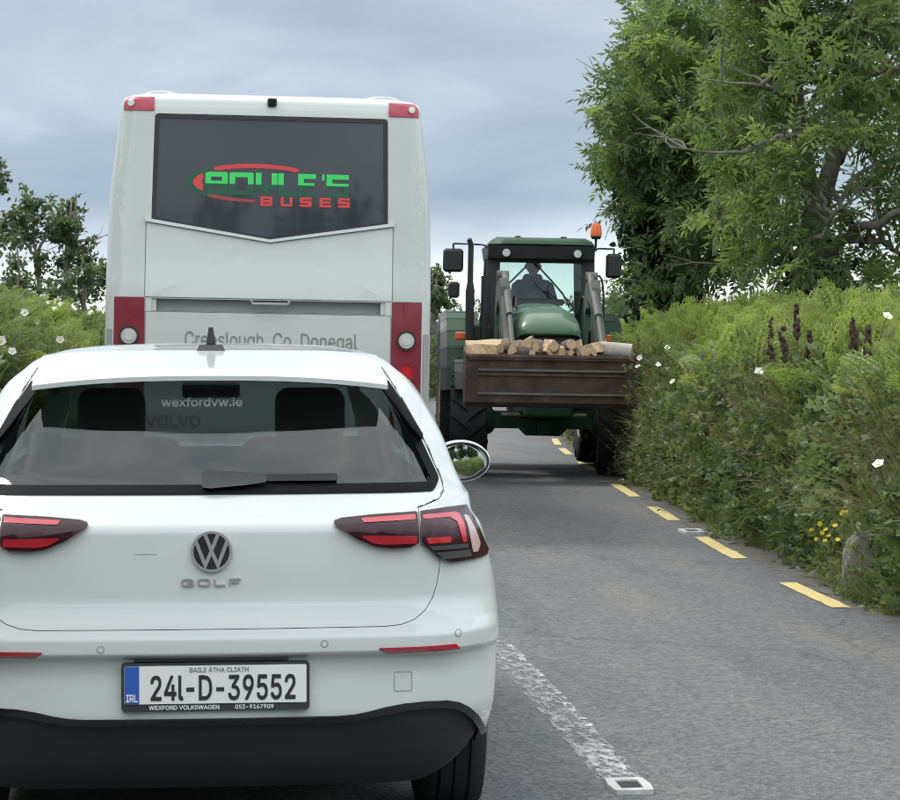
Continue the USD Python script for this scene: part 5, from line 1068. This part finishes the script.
# ---------------------------------------------------------------- trees
class Wood:
    def __init__(s): s.m = []
    def limb(s, pts, r0, r1, n=10, sides=9, wob=.0, rng=None):
        p = bezier(pts, n)
        if wob and rng is not None: p[1:-1] += rng.normal(0, wob, (len(p) - 2, 3))
        s.m.append(tube(p, np.linspace(r0, r1, len(p)) ** 1.0, sides)); return p
def crown_points(rng, clumps, dens, flat=1.0):
    pos, dirs = [], []
    for c, r in clumps:
        n = max(6, int(dens * r * r)); d = rng.normal(size=(n, 3)); d /= np.linalg.norm(d, axis=1, keepdims=True)
        rad = r * rng.uniform(.25, 1.12, n) ** .55; q = d * rad[:, None] * [1, 1, flat]
        q += (meshkit.fbm((q + c) * 1.9, 2, 3)[:, None] - .5) * d * r * .9
        pos.append(c + q); dd = d * .8 + np.array([0, 0, .12]) + rng.normal(0, .38, (n, 3)); dirs.append(dd / np.linalg.norm(dd, axis=1, keepdims=True))
    return np.vstack(pos), np.vstack(dirs)
def twigs(rng, W, src, clumps, r=.03, k=3):
    "boughs from the nearest limb points to each clump, then twigs through it"
    src = np.asarray(src)
    for c, rad in clumps:
        a = src[np.argmin(np.linalg.norm(src - c, axis=1) + .6 * np.clip(src[:, 2] - c[2] + .1, 0, 9))]; mid = (a + c) / 2 + rng.normal(0, .12, 3) * rad + [0, 0, .08]
        p = W.limb([a, mid, c], max(r * .8, .022), r * .35, 8, 6, .02, rng)
        for _ in range(k):
            d = rng.normal(size=3); d[2] = abs(d[2]) * .5 + .1; d /= np.linalg.norm(d); W.limb([p[-3], p[-3] + d * rad * .5 + rng.normal(0, .05, 3), p[-3] + d * rad * 1.0], r * .3, .004, 5, 4)
def pxc(lst, D, dz, rng, S): return [(at(x, y, D + rng.uniform(-1, 1) * dz), r / S) for x, y, r in lst]
AS = [ash_spray(s) for s in range(5)]
def tree(name, label, limbs, clumps_px, D, dz, seed, leafm, dens, barkm='bark', spr=None, sc=(.8, 1.3), group=None, extra=None):
    rng = np.random.default_rng(seed); t = thing(name, label, 'tree', group=group); S = FPX / D; W = Wood(); src = []
    for pts, r0, r1 in limbs:
        pp = [at(q[0], q[1], D + (q[2] if len(q) > 2 else 0)) for q in pts]; src.append(W.limb(pp, r0, r1, 14, 12, .02, rng))
    cl = pxc(clumps_px, D, dz, rng, S); twigs(rng, W, np.vstack([p[3:] for p in src]), cl, .036 * (24 / D) ** .5)
    for p in src[1:]:
        for _ in range(4):
            i = rng.integers(3, len(p) - 1); d = rng.normal(size=3); d[2] = abs(d[2]) * .7; d /= np.linalg.norm(d); L = rng.uniform(.35, .9) * 24 / S * .04 * 70 / 24 if False else rng.uniform(.35, .95)
            q = W.limb([p[i], p[i] + d * L * .5 + rng.normal(0, .05, 3), p[i] + d * L + rng.normal(0, .08, 3) + [0, 0, .06]], .016, .003, 6, 5, .012, rng)
            W.limb([q[3], q[3] + (d + rng.normal(0, .5, 3)) * L * .4], .007, .002, 3, 4)
    part('trunk', src and cat(*W.m[:1]), barkm, t, True); part('branches', cat(*W.m[1:]), barkm, t, True, kind='stuff')
    pos, dirs = crown_points(rng, cl, dens)
    pr = [(m, leafm) for m in (spr or AS)]
    instancer(numbered(t, 'crown'), pr, pos, quats(dirs, rng.uniform(-.8, .8, len(pos))), rng.uniform(sc[0], sc[1], len(pos)), rng.integers(0, len(pr), len(pos)))
    return t, src, rng
# the ash by the road
T1, src, rng = tree('ash_tree', 'large roadside ash with bare twisting limbs at the right behind the hedge',
    [([(824, 345), (820, 300), (817, 255), (816, 205)], .205, .15), ([(815, 215), (804, 160, .2), (796, 90, .3), (794, 20, .5), (800, -70, .9), (812, -170, 1)], .092, .03), ([(819, 215), (832, 165, -.2), (846, 110, -.3), (858, 40, -.2), (872, -50, 0), (890, -140, 0)], .10, .03),
     ([(820, 270), (838, 245, -.3), (862, 228, -.6), (895, 214, -.9), (935, 205, -1)], .062, .03), ([(836, 160), (852, 132, .3), (870, 92, .6), (905, 66, .9), (950, 50, 1)], .085, .03), ([(803, 150), (785, 152, -.4), (768, 141, -.8), (735, 155, -1.2), (695, 152, -1.4), (672, 146, -1.5)], .042, .004), ([(797, 90), (780, 92, -.5), (755, 86, -1), (715, 82, -1.2), (690, 70, -1.3)], .04, .004),
     ([(797, 60), (775, 25, .3), (755, -30, .5)], .06, .02), ([(812, 240), (790, 244, .4), (765, 258, .8), (735, 262, 1), (715, 256, 1)], .04, .004), ([(845, 240), (870, 240, .5), (900, 252, .6), (925, 270, .6)], .045, .015), ([(826, 190), (840, 205, -.6), (828, 222, -.9), (822, 236, -1)], .035, .012), ([(848, 110), (880, 70, -.5), (903, 70, -.7)], .05, .015)],
    [(752, 40, 44), (785, 30, 40), (800, 5, 40), (838, 22, 40), (868, 22, 42), (895, 30, 40), (775, 85, 30), (740, 92, 34), (812, 75, 20), (866, 78, 28), (893, 98, 32), (768, 128, 28), (725, 140, 32), (870, 135, 24), (896, 160, 30), (868, 176, 15), (902, 205, 18), (782, 190, 26), (755, 200, 28), (795, 222, 20), (770, 245, 22), (742, 256, 20), (800, 268, 14), (840, 210, 18), (860, 256, 17), (895, 270, 13), (850, 290, 10), (878, 300, 8), (832, 60, 22), (812, 118, 22), (834, 132, 18), (790, 62, 24), (846, 88, 20), (800, 178, 14), (792, 150, 18), (716, 200, 24),
     (940, 60, 60), (960, 150, 50), (950, 240, 36), (820, -50, 60), (890, -60, 60), (750, -40, 55), (960, -40, 60), (840, -130, 60), (780, -120, 50), (910, -150, 60)], 24.0, 1.1, 71, 'ash_leaf', 92)
# ivy leaves up the ash trunk
# the ivy clad tree left of it
T2, src2, rng2 = tree('ivy_tree', 'dense leafy tree with a dark ivy clad trunk, right behind the tractor',
    [([(668, 345), (668, 300), (664, 240), (660, 180)], .22, .15), ([(660, 185), (655, 120, .3), (650, 60, .5), (655, 5, .6)], .12, .04), ([(661, 190), (685, 140, -.5), (700, 90, -.6), (705, 30, -.5)], .10, .04), ([(663, 215), (640, 195, -.6), (615, 175, -1)], .06, .02), ([(664, 230), (690, 215, .5), (725, 205, .8), (750, 210, 1)], .07, .02), ([(655, 120), (630, 90, -.4), (615, 60, -.6)], .05, .02)],
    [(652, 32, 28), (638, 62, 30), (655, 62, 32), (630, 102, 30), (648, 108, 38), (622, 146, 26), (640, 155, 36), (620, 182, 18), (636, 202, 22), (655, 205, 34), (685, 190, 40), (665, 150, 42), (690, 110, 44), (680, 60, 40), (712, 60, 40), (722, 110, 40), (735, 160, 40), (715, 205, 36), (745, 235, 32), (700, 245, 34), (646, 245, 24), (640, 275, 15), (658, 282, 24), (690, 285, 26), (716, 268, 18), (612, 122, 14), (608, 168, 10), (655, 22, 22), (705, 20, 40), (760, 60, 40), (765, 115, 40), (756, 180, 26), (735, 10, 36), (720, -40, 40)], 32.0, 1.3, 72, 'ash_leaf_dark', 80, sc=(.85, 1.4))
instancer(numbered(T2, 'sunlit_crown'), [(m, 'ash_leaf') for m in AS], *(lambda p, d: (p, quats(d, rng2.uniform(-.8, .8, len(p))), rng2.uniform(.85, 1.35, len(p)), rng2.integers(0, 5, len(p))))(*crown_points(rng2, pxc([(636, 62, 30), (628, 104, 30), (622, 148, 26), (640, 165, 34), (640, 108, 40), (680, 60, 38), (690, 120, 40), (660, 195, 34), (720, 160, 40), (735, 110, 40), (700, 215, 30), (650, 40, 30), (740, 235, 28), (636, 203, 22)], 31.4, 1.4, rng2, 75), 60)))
iv = [(round_spray(s + 200, 14, .085, .075, .16), 'ivy_leaf') for s in range(3)]
def ivy(host, pts, D, r, n, seed):
    g = np.random.default_rng(seed); pp = bezier([at(x, y, D) for x, y in pts], 40); i = g.integers(0, 40, n); a = g.uniform(0, 2 * PI, n); rr = r * g.uniform(.55, 1.2, n) * (.7 + .6 * meshkit.fbm(pp[i] * 1.3, 2, seed))
    d = np.stack([np.cos(a), np.sin(a), .1 + 0 * a], 1); instancer(numbered(host, 'ivy'), iv, pp[i] + d * rr[:, None] + g.normal(0, .05, (n, 3)), quats(d + g.normal(0, .4, (n, 3)), g.uniform(-PI, PI, n)), g.uniform(.8, 1.4, n), g.integers(0, 3, n))
ivy(T2, [(668, 325), (667, 280), (664, 240), (660, 185), (655, 140)], 32, .40, 700, 5)
ivy(T1, [(822, 320), (819, 280), (817, 250)], 24, .27, 60, 6)
# small trees and bushes at the left, beyond the hedge
far = [round_spray(s + 300, 22, .13, .085, .34) for s in range(4)]
tree('hawthorn_tree', 'small umbrella shaped tree with thin forked trunk at the far left', [([(44, 335), (42, 300), (38, 275), (36, 258)], .085, .06), ([(36, 260), (24, 240), (12, 228)], .045, .02), ([(37, 258), (44, 238), (52, 220)], .045, .02), ([(36, 258), (34, 236), (30, 212)], .04, .015)],
    [(14, 212, 13), (28, 204, 12), (42, 203, 12), (55, 214, 11), (6, 224, 11), (22, 222, 12), (38, 218, 12), (62, 224, 9), (0, 238, 9), (50, 230, 9), (14, 238, 8), (30, 235, 7), (58, 238, 6), (42, 262, 5)], 60, .8, 81, 'far_leaf', 19, spr=far, sc=(.8, 1.3))
tree('slender_tree', 'slender upright tree between the umbrella shaped tree and the coach', [([(66, 330), (66, 290), (68, 250), (71, 205)], .11, .03), ([(67, 262), (75, 245), (84, 240)], .05, .02), ([(68, 245), (74, 225), (75, 205)], .04, .012)],
    [(71, 204, 6), (74, 214, 7), (68, 226, 7), (77, 226, 6), (66, 240, 7), (78, 246, 9), (86, 250, 8), (70, 256, 8), (88, 260, 8), (60, 262, 7), (80, 264, 8)], 60, .6, 82, 'far_leaf', 20, spr=far, sc=(.7, 1.1))
tree('hedgerow_bush', 'dark rounded bush beside the left edge of the coach', [([(84, 330), (84, 300), (86, 280)], .08, .04)], [(88, 272, 12), (98, 278, 13), (76, 280, 12), (64, 284, 12), (104, 268, 12), (92, 290, 14), (110, 285, 14), (52, 292, 10), (74, 294, 12)], 56, 1.0, 83, 'far_leaf', 32, spr=far)
tree('thin_sapling', 'thin sparse sapling at the far left below the umbrella shaped tree', [([(18, 330), (17, 300), (18, 270), (17, 245)], .05, .015)], [(16, 262, 4), (19, 278, 5), (14, 290, 6), (22, 292, 5), (4, 285, 7), (30, 288, 6)], 52, .4, 84, 'far_leaf', 16, spr=far, sc=(.6, 1))
tree('overhanging_tree', 'tree with only one leafy branch tip reaching in at the left edge', [([(-90, 330), (-88, 240), (-80, 190)], .14, .09), ([(-80, 195), (-50, 180), (-20, 182), (4, 178)], .06, .01)], [(-4, 174, 7), (-1, 186, 7), (-20, 180, 14), (-45, 175, 25), (-85, 150, 40), (-110, 190, 40), (-70, 120, 35), (-60, 200, 25)], 45, .4, 85, 'far_leaf', 20, spr=far, sc=(.6, 1.1))
tree('roadside_bush', 'dark bushy tree in the gap between the coach and the tractor', [([(432, 335), (434, 300), (436, 285)], .14, .06)], [(436, 284, 9), (442, 292, 9), (428, 290, 9), (420, 283, 9), (434, 298, 11), (446, 302, 8), (422, 300, 10), (438, 275, 5)], 58, .8, 86, 'far_leaf', 24, spr=far)
# trees far behind: one kind, each a thing
def far_tree(label, loc, h, w, seed, group=None, nm='field_tree'):
    g = np.random.default_rng(seed); t = thing(nm, label, 'tree', loc, group=group); W = Wood(); W.limb([(0, 0, -.3), (.1 * w * .1, 0, h * .3), (0, 0, h * .75)], .035 * h, .01 * h, 6, 7)
    cl = [(np.array([g.normal(0, .30) * w * .5, g.normal(0, .30) * w * .5, h * g.uniform(.28, .92)]), w * g.uniform(.14, .24)) for _ in range(16)]
    part('trunk', cat(*W.m), 'bark', t, True)
    pos, dirs = [], []
    for c, r in cl:
        n = 34; d = g.normal(size=(n, 3)); d /= np.linalg.norm(d, axis=1, keepdims=True); pos.append(c + d * r * g.uniform(.5, 1.1, (n, 1))); dirs.append(d + g.normal(0, .4, (n, 3)))
    pos, dirs = np.vstack(pos), np.vstack(dirs); k = h / 5.5
    instancer(numbered(t, 'crown'), [(m, 'far_leaf') for m in far], pos, quats(dirs, g.uniform(-PI, PI, len(pos))), g.uniform(.9, 1.5, len(pos)) * k, g.integers(0, 4, len(pos)))
rg = np.random.default_rng(17)
def gp(px, D): p = at(px, HOR, D); return (p[0], p[1], float(GZ(p[1])))
far_tree('low rounded tree on the skyline just right of the tractor cab', gp(607, 92), 3.3, 4.5, 501)
far_tree('low tree on the skyline between the tractor and the ivy clad tree', gp(632, 84), 2.9, 4.6, 502)
far_tree('far tree glimpsed under the ivy clad tree', gp(655, 95), 3.4, 5, 503)
far_tree('far tree glimpsed between the ivy clad tree and the ash trunk', gp(760, 100), 3.0, 5, 504)
far_tree('far tree low on the skyline right of the ash trunk', gp(868, 110), 2.8, 6, 505)
far_tree('far tree on the skyline at the left edge', gp(6, 110), 3.4, 5, 506)
far_tree('far tree behind the thin sapling', gp(24, 120), 3.0, 5, 507)
far_tree('far tree behind the coach and hedge', gp(470, 100), 2.6, 5, 508)
look('far_wood_leaf', {'g': ('geometry', {}), 'n': ('noise_texture', {'scale': .35, 'detail': 6.0, 'roughness': .7}), 'r': ('rgb_ramp', {'ramp': [(0.3, (.030, .048, .026)), (.7, (.085, .115, .050))]}), 'p': ('principled_bsdf', {'roughness': .9})}, [('g.position', 'n.vector'), ('n.fac', 'r.fac'), ('r.color', 'p.base_color')])
# the trees behind the camera, which the coach's rear window mirrors
for k in range(9): far_tree('tree behind the viewpoint', (-14 + 3.6 * k + rg.normal(0, .5), -33 + rg.normal(0, 2), 0), (11, 12.6, 12.9, 12.6, 9.6, 11.6, 12.8, 11.4, 12.0)[k], 6.0, 600 + k, 'trees behind the viewpoint', 'roadside_tree')

# ---------------------------------------------------------------- small things in the hedge
def face_point(px, py, D0=12, D1=34, off=.42):
    "the spot on the right hedge's face that the photograph shows at a pixel"
    best = None
    for D in np.arange(D0, D1, .04):
        p = at(px, py, D); y = p[1]; u = np.linspace(.02, .45, 40); q, n, h = hedge_point(1, np.full(40, y), u, 301); j = np.argmin(np.abs(q[:, 2] - p[2]))
        if p[0] >= q[j, 0] - off: return p, n[j]
        best = (p, n[j])
    return best
def petal_flower(r, n, mat, t, cup=.35):
    V = []
    for k in range(n):
        m = aim(leaf6(r, r * 1.15, .1, -cup * .3), (0, 0, 0), 360 / n * k, 25 * cup * 2); part('petal', m, mat, t, False)
    part('flower_centre', ball((0, 0, .006), (r * .2, r * .2, r * .15), 1), 'petal_yellow', t, True)
    part('stalk', tube([(0, 0, 0), (.02, 0, -.09), (.05, .01, -.24), (.06, .02, -.46)], .003, 5), 'grass_blade', t, True)
first = None
def flowers(pts, label, group, r, n, mat, name, seed):
    g = np.random.default_rng(seed); src = None
    for p, nn in pts:
        yaw, tilt, s = math.degrees(math.atan2(nn[1] - 1.2, nn[0])) + g.uniform(-25, 25), 62 + g.uniform(-25, 15), g.uniform(.8, 1.2)
        if src is None:
            src = thing(name, label, 'flower', p, rz=yaw, ry=tilt, group=group, sc=s); petal_flower(r, n, mat, src)
        else: copy_of(src, p, rz=yaw, ry=tilt, sc=s)
wr = [(668, 348), (638, 367), (659, 365), (673, 382), (759, 372), (778, 344), (838, 354), (859, 373), (868, 384), (866, 354), (879, 465), (887, 317), (640, 358), (700, 362), (730, 351)]
flowers([(lambda a, b: (a, b))(*face_point(*q, off=.60 if q[1] < 400 and q[0] > 740 else .42)) for q in wr], 'single white hedge flower open among the leaves of the right hedge', 'white flowers in the right hedge', .036, 5, 'petal_white', 'white_flower', 3)
def left_point(px, py):
    for D in np.arange(18, 40, .05):
        p = at(px, py, D); u = np.linspace(.02, .5, 50); q, n, h = hedge_point(-1, np.full(50, p[1]), u, 411); j = np.argmin(np.abs(q[:, 2] - p[2]))
        if p[0] <= q[j, 0] + .40: return p, n[j]
    return p, n[j]
wl = [(30, 303), (61, 304), (55, 310), (51, 315), (60, 340), (1, 341), (25, 313), (36, 322), (12, 352), (42, 297), (80, 330)]
flowers([(a, np.array([.3, -.6, .2])) for a, b in (left_point(*q) for q in wl)], 'single white flower open on the left hedge', 'white flowers in the left hedge', .045, 5, 'petal_white', 'white_flower', 4)
yl = [(820, 524), (826, 530), (829, 536), (822, 533), (843, 513), (846, 516), (838, 540), (832, 542), (812, 530), (816, 539), (835, 526), (848, 511), (825, 541)]
flowers([face_point(*q, D0=12.5, off=.26) for q in yl], 'tiny yellow flower low in the right hedge beside the stone', 'yellow flowers low in the right hedge', .020, 5, 'petal_yellow', 'yellow_flower', 5)
g = np.random.default_rng(9)
for px, y0, y1, lb in ((770, 318, 356, 'tall dark brown seed stalk, leftmost of those on the hedge'), (797, 304, 338, 'dark brown seed stalk rising above the ferns left of the ash trunk'), (809, 330, 352, 'short dark brown seed stalk below the ash trunk'), (854, 317, 346, 'dark brown seed stalk right of the ash trunk, farthest right'), (791, 332, 356, 'leaning brown seed stalk between two upright ones'), (836, 322, 350, 'dark brown seed stalk directly below the fork of the ash'), (783, 326, 352, 'thin brown seed stalk just right of the leftmost stalk'), (742, 322, 346, 'thin seed stalk on the hedge below the ivy clad tree'), (868, 326, 352, 'thin seed stalk beside the farthest right stalk')):
    p, _ = face_point(px, y1, off=.62); D = float((p - [0, 0, EYE]) @ _f) - .12; a, b = at(px, y1 + 16, D), at(px + g.uniform(-1.5, 1.5), y0, D)
    if px == 791: b = at(780, y0, D)
    t = thing('dock_stalk', lb, 'seed stalk', a, group=None); L = np.linalg.norm(b - a); d = (b - a) / L
    part('stalk', tube([(0, 0, 0), tuple(d * L)], [.006, .003], 6), 'twig', t, True)
    sd = []
    for i in range(46):
        s = g.uniform(.28, 1.0); r = .013 * (1.15 - .6 * s) * g.uniform(.8, 1.4); an = g.uniform(0, 2 * PI); w = .022 * (1.2 - .8 * s); sd.append(ball(d * L * s + [math.cos(an) * w, math.sin(an) * w, 0], (r, r, r * 1.5), 1))
    part('seed_cluster', cat(*sd), 'dock_seed', t, True, kind='stuff')
# the stone in the hedge foot, with the grass clump before it
sp_ = at(871, 560, 13.85)
st = thing('stone', 'pale upright field stone with a dark hollow beside it at the hedge foot', 'stone', (sp_[0], sp_[1], float(GZ(sp_[1])) + .04), rz=-20, sc=.9)
def rock(c, r, seed, sub=4):
    v, f = ball((0, 0, 0), 1, sub); n = meshkit.fbm(v * 1.5 + seed, 4, seed)[:, None]; n2 = meshkit.fbm(v * 5 + seed, 3, seed + 3)[:, None]; v = np.sign(v) * np.abs(v) ** .72; return v * (.68 + .5 * n + .16 * n2) * r + c, f
part('upright_slab', rock((-.03, -.02, .17), (.15, .13, .22), 3), 'stone', st, True)
part('cap_stone', rock((.12, .0, .36), (.22, .15, .085), 4), 'stone', st, True)
part('side_stone', rock((.31, .05, .17), (.09, .11, .22), 6), 'stone', st, True)
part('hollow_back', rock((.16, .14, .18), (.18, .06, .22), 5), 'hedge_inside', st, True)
g = np.random.default_rng(31); pos = []
for k in range(260):
    px, py = g.uniform(838, 960), g.uniform(566, 612)
    edge = 570 + (px - 838) * .50
    if py > edge + 22 or py < edge - 34 or abs(px - 868) < 13 and py < 586: continue
    pos.append(at(px, py, FPX * (EYE - .02) / (py - HOR)))
pos = np.array(pos); pos[:, 2] = GZ(pos[:, 1]) + .01
cl = thing('grass_clump', 'green grass clump at the road edge in front of the stone, lower right', 'grass')
instancer(cl + '/blades', GT + [(axis_x(round_spray(420 + k, 12, .05, .034, .12)), 'bramble_pale') for k in range(2)], pos, quats(np.tile([0, 0, 1.0], (len(pos), 1)) + g.normal(0, .3, (len(pos), 3)), g.uniform(-PI, PI, len(pos))), g.uniform(.45, .85, len(pos)), g.integers(0, 6, len(pos)))
# thin verge grass along both road edges
n = 1500; y = g.uniform(6, 45, n); s = np.where(g.random(n) < .6, 1, -1); o = np.abs(g.normal(0, .09, n))
x = np.where(s > 0, XR(y) + .44 + .05 * np.sin(y * 1.7) + .06 * np.sin(y * 5.1) - o * .6, XL(y) - .30 + o)
vg = numbered('/World', 'verge_grass'); UsdGeom.Xform.Define(stage, vg); tag(stage.GetPrimAtPath(vg), 'short ragged grass and weeds along the road edges under the hedges', 'grass', kind='stuff')
instancer(vg + '/blades', GT + [(axis_x(round_spray(400 + k, 10, .05, .035, .1)), 'bramble_leaf') for k in range(2)], np.stack([x, y, GZ(y) - .01], 1), quats(np.tile([0, 0, 1.0], (n, 1)) + g.normal(0, .3, (n, 3)), g.uniform(-PI, PI, n)), g.uniform(.2, .55, n), g.integers(0, 6, n))
